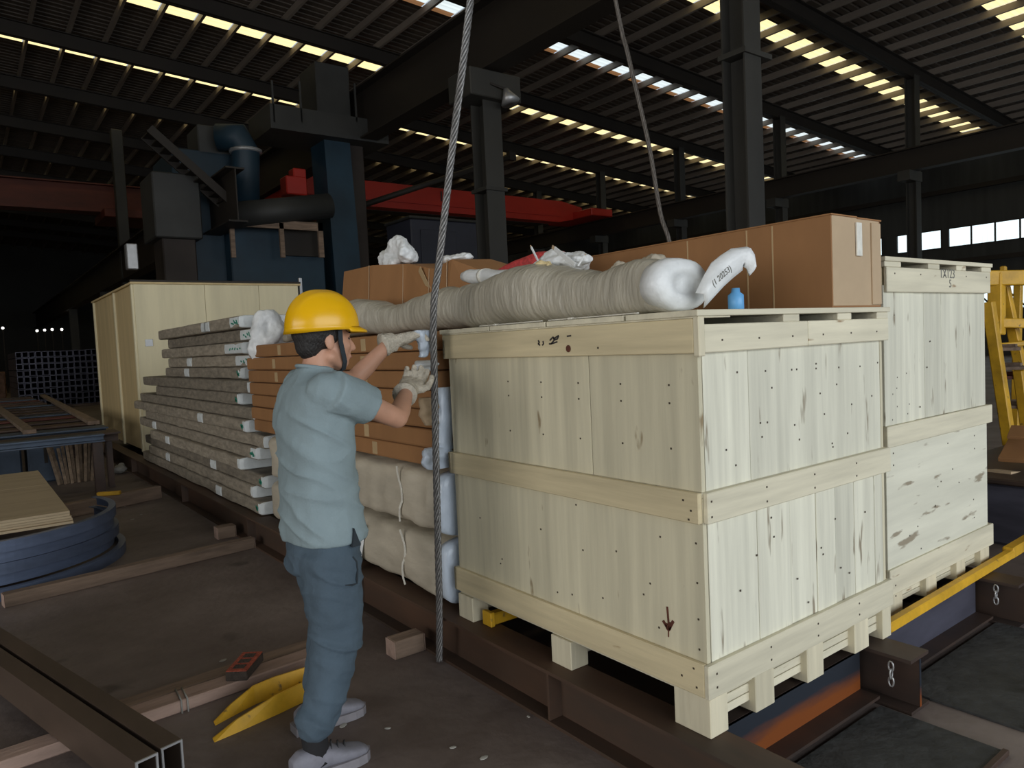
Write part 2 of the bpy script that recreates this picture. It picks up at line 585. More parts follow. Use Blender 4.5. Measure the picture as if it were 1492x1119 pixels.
# ================================================================ THE HALL
fl = box('floor', -14, 37, -10, 75, -0.2, 0.0, m_floor, None, 0)
struct(fl, 'dark dirty concrete workshop floor')

RS = 0.0665
ROOF0 = 12.12


def rz_(x):
    return ROOF0 - RS * x


SKY_Y = [8.3 + 4.95 * k for k in range(-1, 10)]
X0, X1 = -14.0, 36.6
ceiling = bpy.data.objects.new('ceiling', None)
COL.objects.link(ceiling)
struct(ceiling, 'dark sloping sheet-metal workshop roof on long purlins')
SW = 0.36
edges = [-10.0] + [e for y in SKY_Y for e in (y - SW, y + SW)] + [75.0]
for a, b_ in zip(edges[0::2], edges[1::2]):
    # ribbed sheet: ribs run down the slope
    bm = bmesh.new()
    n = max(2, int((b_ - a) / 0.28))
    prof = []
    for i in range(n):
        y = a + (b_ - a) * i / n
        s = (b_ - a) / n
        prof += [(y, 0.0), (y + s * 0.62, 0.0), (y + s * 0.70, 0.05), (y + s * 0.92, 0.05)]
    prof.append((b_, 0.0))
    lo = [bm.verts.new((X0, y, rz_(X0) + z)) for y, z in prof]
    hi = [bm.verts.new((X1, y, rz_(X1) + z)) for y, z in prof]
    for i in range(len(prof) - 1):
        bm.faces.new((lo[i], lo[i + 1], hi[i + 1], hi[i]))
    from_bm('roof_sheet', bm, m_roof, ceiling)
for i in range(50):
    x = X0 + 0.4 + i * 1.0
    # C purlin
    bm = bmesh.new()
    z = rz_(x) - 0.02
    bm_box(bm, x - 0.012, x + 0.012, -10, 75, z - 0.20, z)
    bm_box(bm, x + 0.012, x + 0.075, -10, 75, z - 0.20, z - 0.18)
    from_bm('purlin', bm, m_purlin, ceiling)
ang = math.atan(RS)
ry = Matrix.Rotation(ang, 4, 'Y')
for k, y in enumerate(SKY_Y):
    white = abs(y - 18.2) < 0.5
    dirty = k in (7,)
    sk = bpy.data.objects.new('skylight', None)
    COL.objects.link(sk)
    struct(sk, 'strip of translucent panes running down the roof slope')
    for i in range(49):
        x = X0 + 0.9 + i * 1.0
        if x < -2 and y < 14:
            continue
        if x > 35.5:
            continue
        def pane(nm, ya, yb, m):
            me = boxmesh(0.93, yb - ya, 0.02, m, 0)
            link(nm, me, m, sk, Matrix.Translation((x, (ya + yb) / 2, rz_(x) + 0.0)) @ ry)
        if white:
            pane('pane', y - SW, y + SW - 0.24, m_sky_w)
            pane('tinted_pane', y + SW - 0.23, y + SW, m_sky_o)
        else:
            pane('pane', y - SW, y + SW, m_sky_d if dirty else m_sky_y)

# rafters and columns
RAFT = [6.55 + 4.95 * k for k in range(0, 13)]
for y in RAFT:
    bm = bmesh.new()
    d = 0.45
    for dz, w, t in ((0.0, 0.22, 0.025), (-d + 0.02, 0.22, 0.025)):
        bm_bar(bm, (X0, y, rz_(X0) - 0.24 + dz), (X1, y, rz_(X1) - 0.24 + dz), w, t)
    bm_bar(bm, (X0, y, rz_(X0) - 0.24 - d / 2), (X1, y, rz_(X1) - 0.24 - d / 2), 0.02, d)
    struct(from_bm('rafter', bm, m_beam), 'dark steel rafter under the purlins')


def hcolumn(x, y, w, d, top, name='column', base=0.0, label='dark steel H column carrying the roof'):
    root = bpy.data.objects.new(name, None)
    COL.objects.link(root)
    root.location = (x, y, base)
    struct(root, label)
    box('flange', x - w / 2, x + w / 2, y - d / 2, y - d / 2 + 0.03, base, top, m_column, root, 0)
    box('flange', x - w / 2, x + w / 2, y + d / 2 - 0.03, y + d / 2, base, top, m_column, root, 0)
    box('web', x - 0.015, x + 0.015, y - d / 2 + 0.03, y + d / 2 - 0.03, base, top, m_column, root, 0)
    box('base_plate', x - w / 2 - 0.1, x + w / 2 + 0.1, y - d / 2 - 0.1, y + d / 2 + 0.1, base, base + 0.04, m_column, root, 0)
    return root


P1 = hcolumn(10.0, 6.95, 0.42, 0.42, rz_(10) - 0.3)
box('bracket', 9.75, 10.45, 6.7, 7.2, 5.75, 5.83, m_column, P1, 0)
P2 = hcolumn(10.0, 13.75, 0.5, 0.5, 7.6)
box('bracket', 9.3, 10.7, 13.3, 14.2, 7.0, 7.6, m_column, P2, 0.02)
box('clamp_band', 9.7, 10.3, 13.45, 14.05, 5.0, 5.08, m_column, P2, 0)
hcolumn(10.0, 21.6, 0.5, 0.5, 7.6)
hcolumn(10.0, 29.5, 0.5, 0.5, 7.6)
for y in RAFT[1:9]:
    r = hcolumn(26.0, y, 0.34, 0.34, rz_(26) - 0.6)
    box('bracket', 25.3, 26.2, y - 0.2, y + 0.2, 6.3, 6.62, m_column, r, 0)

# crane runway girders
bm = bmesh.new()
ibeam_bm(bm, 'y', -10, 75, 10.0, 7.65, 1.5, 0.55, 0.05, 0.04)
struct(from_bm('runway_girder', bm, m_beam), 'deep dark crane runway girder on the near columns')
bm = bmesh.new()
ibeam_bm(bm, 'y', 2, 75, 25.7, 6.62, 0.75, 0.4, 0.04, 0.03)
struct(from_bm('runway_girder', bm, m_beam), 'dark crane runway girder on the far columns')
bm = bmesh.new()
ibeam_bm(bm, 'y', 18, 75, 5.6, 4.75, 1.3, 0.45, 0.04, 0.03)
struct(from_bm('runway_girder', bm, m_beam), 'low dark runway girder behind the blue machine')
for y in (26, 38, 50):
    hcolumn(5.6, y, 0.4, 0.4, 4.75)

# right hand wall with a band of windows
XW = 36.4
wall = bpy.data.objects.new('wall_right', None)
COL.objects.link(wall)
struct(wall, 'dark sheet wall with a high band of windows')
zw0, zw1 = 4.95, 5.85
zl0, zl1 = 2.05, 3.25
for nm, y0, y1, z0, z1 in (('wall_sheet', -10, 75, 0, zl0), ('wall_sheet', -10, 8.0, zl0, zl1), ('wall_sheet', 13.9, 75, zl0, zl1),
                           ('wall_sheet', -10, 75, zl1, zw0), ('wall_sheet', -10, 75, zw1, rz_(XW))):
    box(nm, XW, XW + 0.15, y0, y1, z0, z1, m_wall, wall, 0)
box('wall_sheet', XW, XW + 0.15, 30, 75, zw0, zw1, m_wall, wall, 0)
box('girt', XW - 0.2, XW, -10, 75, 4.2, 4.4, m_beam, wall, 0)
box('girt', XW - 0.2, XW, -10, 75, 7.4, 7.6, m_beam, wall, 0)
for i, (wa, wb) in enumerate(((2, 9.9), (9.9, 14.6), (14.9, 16.9), (17.6, 22), (22.5, 29.5))):
    w = bpy.data.objects.new('window_%d' % (i + 1), None)
    COL.objects.link(w)
    w.location = (XW, wa, zw0)
    struct(w, 'bright strip window high in the dark wall')
    n = max(1, round((wb - wa) / 1.0))
    for j in range(n):
        a = wa + (wb - wa) * j / n
        b_ = wa + (wb - wa) * (j + 1) / n
        box('pane', XW + 0.04, XW + 0.06, a + 0.03, b_ - 0.03, zw0 + 0.04, zw1 - 0.04, m_win, w, 0)
        box('mullion', XW - 0.02, XW + 0.1, a - 0.03, a + 0.03, zw0, zw1, m_beam, w, 0)
    box('frame', XW - 0.03, XW + 0.1, wa, wb, zw0, zw0 + 0.05, m_beam, w, 0)
    box('frame', XW - 0.03, XW + 0.1, wa, wb, zw1 - 0.05, zw1, m_beam, w, 0)
for a, b_ in ((14.6, 14.9), (16.9, 17.6), (22, 22.5), (29.5, 30)):
    box('wall_sheet', XW, XW + 0.15, a, b_, zw0, zw1, m_wall, wall, 0)
w = bpy.data.objects.new('window_6', None)
COL.objects.link(w)
w.location = (XW, 8, zl0)
struct(w, 'low bright window with lattice bars behind the yellow rack')
for j in range(5):
    a = 8.0 + 1.18 * j
    box('pane', XW + 0.04, XW + 0.06, a + 0.04, a + 1.14, zl0 + 0.05, zl1 - 0.05, m_win, w, 0)
    box('mullion', XW - 0.02, XW + 0.1, a - 0.05, a + 0.04, zl0, zl1, m_beam, w, 0)
    bar('brace', (XW - 0.05, a, zl0), (XW - 0.05, a + 1.1, zl1), 0.06, 0.06, m_beam, w, 0)
struct(box('wall_back', -14, 37, 75, 75.2, 0, 13.2, m_wall, None, 0), 'distant dark end wall')
wl = bpy.data.objects.new('wall_left', None)
COL.objects.link(wl)
struct(wl, 'dark side wall with an opening for the added side light')
for y0, y1, z0, z1 in ((-10, -7.0, 0, 13.1), (7.0, 75, 0, 13.1), (-7.0, 7.0, 5.8, 13.1)):  # gap sized to match the added side light
    box('wall_sheet', -14.1, -13.9, y0, y1, z0, z1, m_wall, wl, 0)
struct(box('wall_front', -14, 37, -10.2, -10, 7.2, 13.1, m_wall, None, 0), 'sheet wall above the open gable end')

# overhead travelling cranes
YC = 26.6
cr = thing('overhead_crane', (10.2, YC, 7.2), 'bright red overhead crane girder under the far skylights', 'crane')
bm = bmesh.new()
prof = [(10.0, 7.22), (23.4, 7.22), (24.9, 7.5), (24.9, 8.0), (23.6, 8.22), (10.0, 8.22)]
lo = [bm.verts.new((x, YC, z)) for x, z in prof]
hi = [bm.verts.new((x, YC + 0.6, z)) for x, z in prof]
bm.faces.new(lo)
bm.faces.new(hi[::-1])
for i in range(6):
    bm.faces.new((lo[i], lo[(i + 1) % 6], hi[(i + 1) % 6], hi[i]))
from_bm('girder', bm, m_redcrane, cr)
box('stiffener', 10.0, 23.4, YC - 0.04, YC, 7.48, 7.54, m_redcrane, cr, 0)
box('walkway', 10.0, 23.0, YC + 0.6, YC + 1.3, 7.2, 7.26, m_beam, cr, 0)
box('end_truck', 24.3, 25.7, YC - 1.3, YC + 1.9, 7.4, 7.75, m_redcrane, cr, 0.03)
box('end_truck', 9.9, 10.4, YC - 1.3, YC + 1.9, 7.2, 7.6, m_redcrane, cr, 0.03)
text_mesh('lettering', '10', 0.62, m_ink, cr, Matrix.Translation((16.95, YC - 0.03, 7.86)) @ Matrix.Rotation(math.pi / 2, 4, 'X'))
box('motor', 10.9, 12.0, YC - 0.6, YC, 6.5, 7.1, m_redcrane, cr, 0.05)

YL = 35.0
cl = thing('overhead_crane', (-5, YL, 7.8), 'dull dark red crane girder at the left behind the machine', 'crane')
box('girder', -12, 6.9, YL, YL + 0.6, 7.9, 8.95, m_orcrane, cl, 0.02)
box('flange', -12, 6.9, YL - 0.15, YL + 0.75, 8.95, 9.0, m_orcrane, cl, 0)
box('flange', -12, 6.9, YL - 0.15, YL + 0.75, 7.82, 7.9, m_orcrane, cl, 0)
box('end_truck', 5.2, 7.2, YL - 1.0, YL + 1.6, 7.5, 7.85, m_orcrane, cl, 0.02)
post = thing('roof_post', (5.2, 33.5, 0), 'pale grey post rising behind the dark red crane', 'post')
box('shaft', 5.55, 5.95, 33.3, 33.7, 0, 10.9, m_greymach, post, 0.02)
box('base_plate', 5.4, 6.1, 33.1, 33.9, 0, 0.05, m_greymach, post, 0)

# ================================================================ BLUE MACHINE (built around Y = 20)
YM = 20.0


def my(u, v, dy=0.0):
    p = ony(u, v, YM + dy)
    return p.x, p.z


mach = thing('blasting_machine', (8.5, YM, 0), 'tall blue shot blasting machine with ducts and platforms', 'machine')


def mbox(name, u0, v0, u1, v1, m, y0=0.0, dep=1.0, parent=None, bev=0.03, floor=False):
    xa, za = my(u0, v1, y0)
    xb, zb = my(u1, v0, y0)
    if floor:
        za = 0.0
    return box(name, xa, xb, YM + y0, YM + y0 + dep, za, zb, m, parent or mach, bev)


# blue elevator column, slightly tapering
bm = bmesh.new()
pts = [(471, 190), (508, 190), (527, 392), (487, 392)]
q = [my(u, v) for u, v in pts]
q[2] = (q[2][0] + 0.1, 0.0)
q[3] = (q[3][0] + 0.1, 0.0)
lo = [bm.verts.new((x, YM, z)) for x, z in q]
hi = [bm.verts.new((x, YM + 1.0, z)) for x, z in q]
bm.faces.new(lo)
bm.faces.new(hi[::-1])
for i in range(4):
    bm.faces.new((lo[i], lo[(i + 1) % 4], hi[(i + 1) % 4], hi[i]))
from_bm('elevator_column', bm, m_bluemach, mach)
mbox('elevator_head', 464, 98, 508, 178, m_greymach, 0.0, 1.2)
mbox('side_duct', 508, 190, 528, 388, m_brownmach, 0.2, 0.9, floor=True)
pl = mbox('platform', 395, 178, 565, 186, m_greymach, -0.4, 1.8, bev=0)
for u in (400, 440, 520, 560):
    xa, za = my(u, 178, -0.4)
    box('railing_post', xa - 0.025, xa + 0.025, YM - 0.4, YM - 0.35, za, za + 1.1, m_greymach, pl, 0)
mbox('dust_cabinet', 258, 225, 345, 345, m_bluemach, 0.3, 2.2, floor=True)
mbox('hopper_box', 227, 255, 290, 345, m_greymach, -0.6, 1.4)
mbox('hopper_leg', 240, 345, 285, 400, m_brownmach, -0.4, 1.0, floor=True)
mbox('upper_duct', 290, 190, 360, 225, m_greymach, 0.3, 1.1)
# vertical duct with elbow
bm = bmesh.new()
a = my(365, 300, -0.6)
b_ = my(365, 215, -0.6)
c_ = my(330, 205, -0.6)
bm_tube(bm, [(a[0], YM - 0.2, a[1]), (b_[0], YM - 0.2, b_[1]), (b_[0] - 0.15, YM - 0.2, b_[1] + 0.35), (c_[0], YM + 0.1, c_[1] + 0.25)], 0.36, 14)
from_bm('vertical_duct', bm, m_bluemach, mach, True)
bm = bmesh.new()
bm_tube(bm, [(b_[0], YM - 0.2, b_[1] - 0.05), (b_[0], YM - 0.2, b_[1] + 0.03)], 0.42, 14)
from_bm('duct_flange', bm, m_edge, mach, True)
# big horizontal pipe
bm = bmesh.new()
a = my(345, 312, -1)
b_ = my(484, 298, -1)
bm_tube(bm, [(a[0], YM - 0.8, a[1]), (b_[0], YM - 0.8, b_[1])], 0.34, 16)
from_bm('horizontal_duct', bm, m_greymach, mach, True)
fr = mbox('inspection_cab', 338, 330, 470, 392, m_bluemach, -0.2, 1.8, floor=True)
for u0, v0, u1, v1 in ((338, 325, 470, 329), (338, 325, 341, 375), (410, 325, 413, 375), (466, 325, 470, 375)):
    mbox('frame_bar', u0, v0, u1, v1, m_oldwood, -0.9, 0.08, bev=0)
mbox('dark_panel', 413, 330, 466, 372, m_beam, -0.35, 0.1, bev=0)
mbox('red_motor', 418, 258, 447, 282, m_redcrane, 0.6, 0.5)
mbox('motor_cap', 428, 246, 446, 258, m_redcrane, 0.6, 0.4)
# stair along the machine
xa, za = my(215, 190, -1)
xb, zb = my(336, 298, -1)
for dy in (-1.2, -0.5):
    bar('stair_stringer', (xa, YM + dy, za), (xb, YM + dy, zb), 0.05, 0.2, m_beam, mach, 0)
for k in range(10):
    t = (k + 0.5) / 10
    x, z = xa + (xb - xa) * t, za + (zb - za) * t
    box('stair_tread', x - 0.12, x + 0.12, YM - 1.2, YM - 0.5, z, z + 0.03, m_beam, mach, 0)
mbox('hanging_chute', 186, 355, 200, 392, m_edge, -1.5, 0.25, bev=0.02)

bb = thing('blue_bin', (12.5, 17.5, 0), 'slate blue sheet steel cabinet behind the plastic on the load', 'cabinet')
pa = ony(598, 318, 18.5)
pb = ony(735, 400, 18.5)
box('body', pa.x, pb.x, 18.5, 20.0, 0, pa.z, m_slate, bb, 0.03)
box('lid', pa.x - 0.05, pb.x + 0.05, 18.45, 20.05, pa.z, pa.z + 0.08, m_greymach, bb, 0.02)
box('door', pa.x + 0.3, pa.x + 1.5, 18.46, 18.5, 0.3, pa.z - 0.3, m_slate, bb, 0.01)

# diagonal pipe brace in front of the red crane
dg = thing('pipe_brace', (10.5, 22, 5), 'dark diagonal brace crossing the red crane girder', 'brace')
bm = bmesh.new()
bm_tube(bm, [ony(520, 302, 21.8), ony(745, 228, 21.8)], 0.1, 10)
from_bm('tube', bm, m_beam, dg, True)
for u, v in ((520, 302), (745, 228)):
    p = ony(u, v, 21.8)
    box('end_plate', p.x - 0.15, p.x + 0.15, 21.7, 21.9, p.z - 0.15, p.z + 0.15, m_beam, dg, 0)
# high-bay lamp beside the near column
lp = thing('floodlight', (10.4, 13.2, 7.1), 'grey floodlight fixed beside the column head', 'lamp')
p = ony(737, 140, 13.2)
bm = bmesh.new()
bm_tube(bm, [p + Vector((0, 0, 0.15)), p + Vector((0.02, -0.03, 0.05)), p + Vector((0.05, -0.1, -0.16))], [0.06, 0.1, 0.22], 14)
from_bm('shade', bm, m_edge, lp, True)
bar('arm', p + Vector((-0.35, 0.1, 0.25)), p + Vector((0, 0, 0.15)), 0.05, 0.05, m_beam, lp)

# ================================================================ STEEL SKID UNDER THE LOAD
ZB = 0.22
skid_lab = {'a': 'long brown steel I-beam under the near edge of the crates',
            'b': 'steel I-beam whose cut end pokes out below the front crate corner',
            'c': 'steel I-beam poking out under the tall right-hand crates'}
for key, x, y0, w in (('a', 1.845, 1.18, 0.15), ('b', 2.93, 1.30, 0.15), ('c', 4.13, 1.33, 0.15)):
    t = thing('steel_beam', (x, y0, 0), skid_lab[key], 'beam')
    mm = m_rail if key == 'a' else m_steel
    y1 = 17.5
    box('top_flange', x - w / 2, x + w / 2, y0, y1, ZB - 0.014, ZB, mm, t, 0)
    box('bottom_flange', x - w / 2, x + w / 2, y0, y1, 0, 0.014, mm, t, 0)
    box('web', x - 0.005, x + 0.005, y0, y1, 0.014, ZB - 0.014, mm, t, 0)
    if key == 'a':
        for yy in (2.2, 4.0, 6.0, 8.2, 11):
            box('stiffener', x - w / 2 + 0.005, x - 0.005, yy, yy + 0.012, 0.014, ZB - 0.014, mm, t, 0)
    if key == 'b':
        box('cut_edge', x - 0.006, x + 0.006, y0 - 0.002, y0, 0.014, ZB - 0.014, m_rust, t, 0)
t = thing('cross_channel', (2.4, 1.5, 0), 'blue and orange rusted channel joining the beams below the front crate', 'channel')
box('web', 1.925, 2.85, 1.50, 1.51, 0.04, 0.205, m_rust, t, 0)
box('bottom_flange', 1.925, 2.85, 1.42, 1.51, 0.028, 0.04, m_steel, t, 0)
box('top_flange', 1.925, 2.85, 1.50, 1.58, 0.196, 0.206, m_steel, t, 0)
t = thing('cross_channel', (3.5, 1.5, 0), 'violet grey channel joining the beams below the tall crates', 'channel')
box('web', 3.01, 4.05, 1.52, 1.53, 0.04, 0.205, m_violet, t, 0)
box('bottom_flange', 3.01, 4.05, 1.44, 1.53, 0.028, 0.04, m_steel, t, 0)
box('top_flange', 3.01, 4.05, 1.52, 1.60, 0.196, 0.206, m_steel, t, 0)
t = thing('lifting_bar', (3.6, 1.5, ZB), 'worn yellow flat bar lying across the beams in front of the tall crates', 'bar')
bar('bar', (3.058, 1.488, ZB + 0.024), (4.55, 1.52, ZB + 0.024), 0.045, 0.046, m_yellow, t, 0.008)
bar('end_lug', (4.5, 1.525, ZB + 0.03), (5.4, 1.56, ZB + 0.02), 0.06, 0.06, m_yellow, t, 0.008)
t = thing('lifting_bar', (1.9, 2.78, ZB), 'short yellow bar under the far foot of the front crate', 'bar')
bar('bar', (1.87, 2.74, ZB + 0.03), (2.9, 2.74, ZB + 0.03), 0.05, 0.055, m_yellow, t, 0.006)
bar('end_stop', (1.86, 2.74, ZB + 0.035), (1.885, 2.74, ZB + 0.035), 0.07, 0.068, m_yellow, t, 0.004)
for i, (xx, yy, lab) in enumerate(((2.86, 1.36, 'small chain link hanging by the beam end below the front crate'),
                                   (4.07, 1.42, 'small chain links hanging by the beam under the tall crates'))):
    t = thing('chain', (xx, yy, 0.1), lab, 'chain')
    for k in range(3):
        bm = bmesh.new()
        z = 0.19 - k * 0.03
        bm_tube(bm, [(xx - 0.04 + (0.010 * math.cos(a) if k % 2 else 0), yy + (0 if k % 2 else 0.010 * math.cos(a)), z + 0.02 * math.sin(a))
                     for a in [2 * math.pi * j / 10 for j in range(11)]], 0.0035, 6, False)
        from_bm('link', bm, m_edge, t, True)

# ================================================================ CRATES


def nails(parent, pts, axis):
    bm = bmesh.new()
    for p in pts:
        r = 0.0032
        if axis == 'x':
            bm_box(bm, p[0] - 0.0015, p[0], p[1] - r, p[1] + r, p[2] - r, p[2] + r)
        else:
            bm_box(bm, p[0] - r, p[0] + r, p[1] - 0.0015, p[1], p[2] - r, p[2] + r)
    o = from_bm('nails', bm, m_nail, parent)
    o['kind'] = 'stuff'
    return o


def planks(parent, x0, x1, y, th, z0, z1, widths, m, name='plank', side=None):
    """upright planks filling x0..x1 on the face y (thickness th towards +y)."""
    tot = sum(widths)
    x = x0
    for i, w in enumerate(widths):
        ww = (x1 - x0) * w / tot
        dy = rnd.uniform(-0.0025, 0.0025)
        box(name, x + 0.0012, x + ww - 0.0012, y + dy, y + th + dy, z0, z1, m, parent, 0.002)
        x += ww


XA, XB, YA, YB = 1.83, 3.05, 1.455, 2.955      # front stack footprint (outer faces of boards)
TB = 0.018
# ---- lower front crate
cA = thing('wooden_crate', (2.44, 2.2, ZB), 'lower plywood crate of the front stack, with the red-brown mark on its side', 'crate', 'wooden crates on the skid')
xi, xo, yi, yo = XA + 0.02, XB - 0.02, YA + 0.02, YB - 0.02
z_p0, z_p1 = 0.36, 1.0
box('side_panel', xi, xi + TB, yi, yo, z_p0, z_p1, m_ply, cA, 0.001)
box('side_panel', xo - TB, xo, yi, yo, z_p0, z_p1, m_ply, cA, 0.001)
planks(cA, xi + TB + 0.004, xo - TB - 0.004, yi, TB, z_p0, z_p1, [1.0, 0.75, 0.65, 0.5, 0.55, 0.6, 0.25], m_pale)
box('back_panel', xi + TB, xo - TB, yo - TB, yo, z_p0, z_p1, m_ply, cA, 0.001)
# boards around bottom and top
for nm, za, zb in (('bottom_board', 0.352, 0.462), ('top_board', 0.918, 1.018)):
    box(nm, XA, xi, YA + 0.02, YB, za, zb, m_baty, cA, 0.003)
    box(nm, XB - 0.02, XB, YA + 0.02, YB, za, zb, m_baty, cA, 0.003)
    if nm == 'bottom_board':
        box(nm, XA, XB, YA, yi, za, zb, m_batx, cA, 0.003)
    else:
        box(nm, XA + 0.022, XB, YA, yi, za, zb, m_batx, cA, 0.003)
    box(nm, XA, XB, yo, YB, za, zb, m_batx, cA, 0.003)
box('deck', xi, xo, yi, yo, 0.335, 0.352, m_batx, cA, 0.002)
box('lid', xi, xo, yi, yo, 1.0, 1.018, m_batx, cA, 0.002)
# feet: runner boards seen from the left, blocks with recessed slats seen from the right
for ya, yb in ((YA + 0.005, YA + 0.155), (2.13, 2.25), (2.82, 2.94)):
    box('foot', XA + 0.008, XA + 0.10, ya, yb, ZB, 0.352 if ya < 1.5 else 0.335, m_batz, cA, 0.003)
    for xf in (2.14, 2.46, 2.80):
        box('foot', xf - 0.055, xf + 0.055, ya + 0.002, yb, ZB + (0.008 if xf > 2.7 else 0), 0.352 if ya < 1.5 else 0.335, m_batz, cA, 0.003)
    box('foot', XB - 0.075, XB - 0.005, ya + 0.004, yb, ZB, 0.352 if ya < 1.5 else 0.335, m_batz, cA, 0.003)
    for k in range(3):
        box('slat', XA + 0.1, XB - 0.075, ya + 0.03, yb - 0.01, ZB + 0.035 + k * 0.033, ZB + 0.064 + k * 0.033, m_batx, cA, 0.002)
npts = [(XA, YA + 0.06, 0.44), (XA, YA + 0.05, 0.38), (XA, YA + 0.11, 0.40), (XA, YA + 0.05, 0.96), (XA, YA + 0.08, 0.99), (XA, YA + 0.06, 0.93)]
nails(cA, npts + [(xi, yi + 0.03, z) for z in (0.5, 0.6, 0.72, 0.85)] + [(xi, rnd.uniform(1.6, 2.8), rnd.uniform(0.5, 0.9)) for _ in range(14)], 'x')
nails(cA, [(XA + 0.04 + 0.3 * k, YA, z) for k in range(5) for z in (0.385, 0.43)] + [(XA + 0.04 + 0.3 * k, YA, z) for k in range(5) for z in (0.94, 0.99)]
      + [(rnd.uniform(1.9, 3.0), yi - 0.003, rnd.uniform(0.5, 0.88)) for _ in range(12)], 'y')
# the red-brown mark like an arrow pointing down
bm = bmesh.new()
mp_ = lambda u, v: onx(u, v, xi - 0.002)
for (u0, v0), (u1, v1), w in (((972, 884), (975, 918), 0.007), ((966, 904), (974, 918), 0.010), ((981, 905), (974, 918), 0.010), ((974, 916), (974, 928), 0.004), ((970, 908), (973, 917), 0.012), ((978, 908), (975, 917), 0.012)):
    bm_bar(bm, mp_(u0, v0), mp_(u1, v1), 0.002, w, up=Vector((0, 1, 0)))
from_bm('stain_mark', bm, m_redmark, cA)

# ---- upper front crate
cB = thing('wooden_crate', (2.44, 2.2, 1.02), 'upper plywood crate of the front stack, with inked marks on its top board', 'crate', 'wooden crates on the skid')
z_p0, z_p1 = 1.019, 1.575
box('side_panel', xi, xi + TB, yi + 0.5, yo, z_p0, z_p1, m_ply, cB, 0.001)
box('side_panel', xi, xi + TB, yi, yi + 0.497, z_p0, z_p1, m_ply, cB, 0.001)
box('side_panel', xo - TB, xo, yi, yo, z_p0, z_p1, m_ply, cB, 0.001)
box('end_panel', xi + TB + 0.004, xi + 0.26, yi, yi + TB, z_p0, 1.50, m_pale, cB, 0.001)
box('end_panel', xi + 0.262, xo - TB - 0.004, yi, yi + TB, z_p0, 1.50, m_pale, cB, 0.001)
box('back_panel', xi + TB, xo - TB, yo - TB, yo, z_p0, z_p1, m_ply, cB, 0.001)
za, zb = 1.462, 1.552
box('top_board', XA, xi, YA + 0.02, YB, za, zb + 0.02, m_baty, cB, 0.003)
box('top_board', XB - 0.02, XB, YA + 0.02, YB, za, zb, m_baty, cB, 0.003)
box('top_board', XA + 0.03, XA + 0.62, YA, yi, za, zb, m_batx, cB, 0.003)
box('top_board', XA + 0.623, XB, YA, yi, za, zb, m_batx, cB, 0.003)
box('corner_post', XA, XA + 0.03, YA - 0.004, yi, za - 0.01, 1.578, m_batz, cB, 0.003)
box('top_board', XA, XB, yo, YB, za, zb, m_batx, cB, 0.003)
for xa_, xb_ in ((XA, XA + 0.17), (XA + 0.47, XA + 0.57), (XA + 0.83, XA + 0.93), (XB - 0.09, XB)):
    box('lid_block', xa_, xb_, YA + 0.002, YB, 1.552 if xa_ > XA else 1.5725, 1.578, m_batx, cB, 0.002)
for k, (ya, yb) in enumerate(((YA - 0.006, YA + 0.3), (YA + 0.31, YA + 0.72), (YA + 0.73, YA + 1.1), (YA + 1.11, YB + 0.01))):
    box('lid_board', XA - 0.006, XB + 0.006, ya, yb, 1.578, 1.598, m_batx, cB, 0.002)
nails(cB, [(xi, yi + 0.12 + 0.22 * k, z) for k in range(5) for z in (1.15, 1.30, 1.36)] + [(XA, 1.9, 1.49)], 'x')
nails(cB, [(xi + 0.13 + 0.2 * k, yi, 1.14 + 0.02 * k) for k in range(5)] + [(xi + 0.2 + 0.16 * k, yi, 1.39 - 0.005 * k) for k in range(6)]
      + [(xi + 0.1 + 0.2 * k, YA, 1.5) for k in range(6)] + [(rnd.uniform(1.9, 3.0), yi, rnd.uniform(1.06, 1.44)) for _ in range(14)], 'y')
mk = lambda u, v: onx(u, v, XA - 0.0012)
for stroke in ([(784, 496), (786, 499), (784, 501), (787, 503)], [(791, 497), (792, 501), (790, 503)], [(801, 496), (806, 491), (808, 495), (803, 501), (800, 501)],
               [(803, 501), (812, 498)], [(806, 494), (814, 489), (812, 494), (808, 495)], [(826, 490), (832, 489)]):
    bm = bmesh.new()
    for a, b_ in zip(stroke, stroke[1:]):
        bm_bar(bm, mk(*a), mk(*b_), 0.0016, 0.006, up=Vector((0, 1, 0)))
    from_bm('ink_stroke', bm, m_ink, cB)
bm = bmesh.new()
bm_ball(bm, mk(828, 508), (0.001, 0.014, 0.014), 10)
from_bm('knot', bm, m_redmark, cB)

# ---- tall right-hand stack
XC, XD, YC0, YC1 = 3.235, 4.39, 1.555, 2.9
xi2, xo2, yi2, yo2 = XC + 0.02, XD - 0.045, YC0 + 0.02, YC1 - 0.02
cC = thing('wooden_crate', (3.8, 2.2, ZB), 'lower pale crate of the tall right-hand stack, one wide sheet', 'crate', 'wooden crates on the skid')
z_p0, z_p1 = 0.32, 1.05
box('side_panel', xi2, xi2 + TB, yi2, yo2, z_p0, z_p1, m_ply, cC, 0.001)
box('side_panel', xo2 - TB, xo2, yi2, yo2, z_p0, z_p1, m_ply, cC, 0.001)
box('end_panel', xi2 - 0.015, xo2, yi2 - 0.008, yi2 + TB - 0.008, 0.43, 0.98, m_paleh, cC, 0.001)
box('back_panel', xi2 + TB, xo2 - TB, yo2 - TB, yo2, z_p0, z_p1, m_ply, cC, 0.001)
for nm, za, zb in (('bottom_board', 0.315, 0.43), ('top_board', 0.98, 1.075)):
    box(nm, XC, XD, YC0, yi2, za, zb, m_batx, cC, 0.003)
    box(nm, XC, XC + 0.02, yi2, YC1, za, zb, m_baty, cC, 0.003)
    box(nm, XD - 0.02, XD, yi2, YC1, za, zb, m_baty, cC, 0.003)
    box(nm, XC, XD, yo2, YC1, za, zb, m_batx, cC, 0.003)
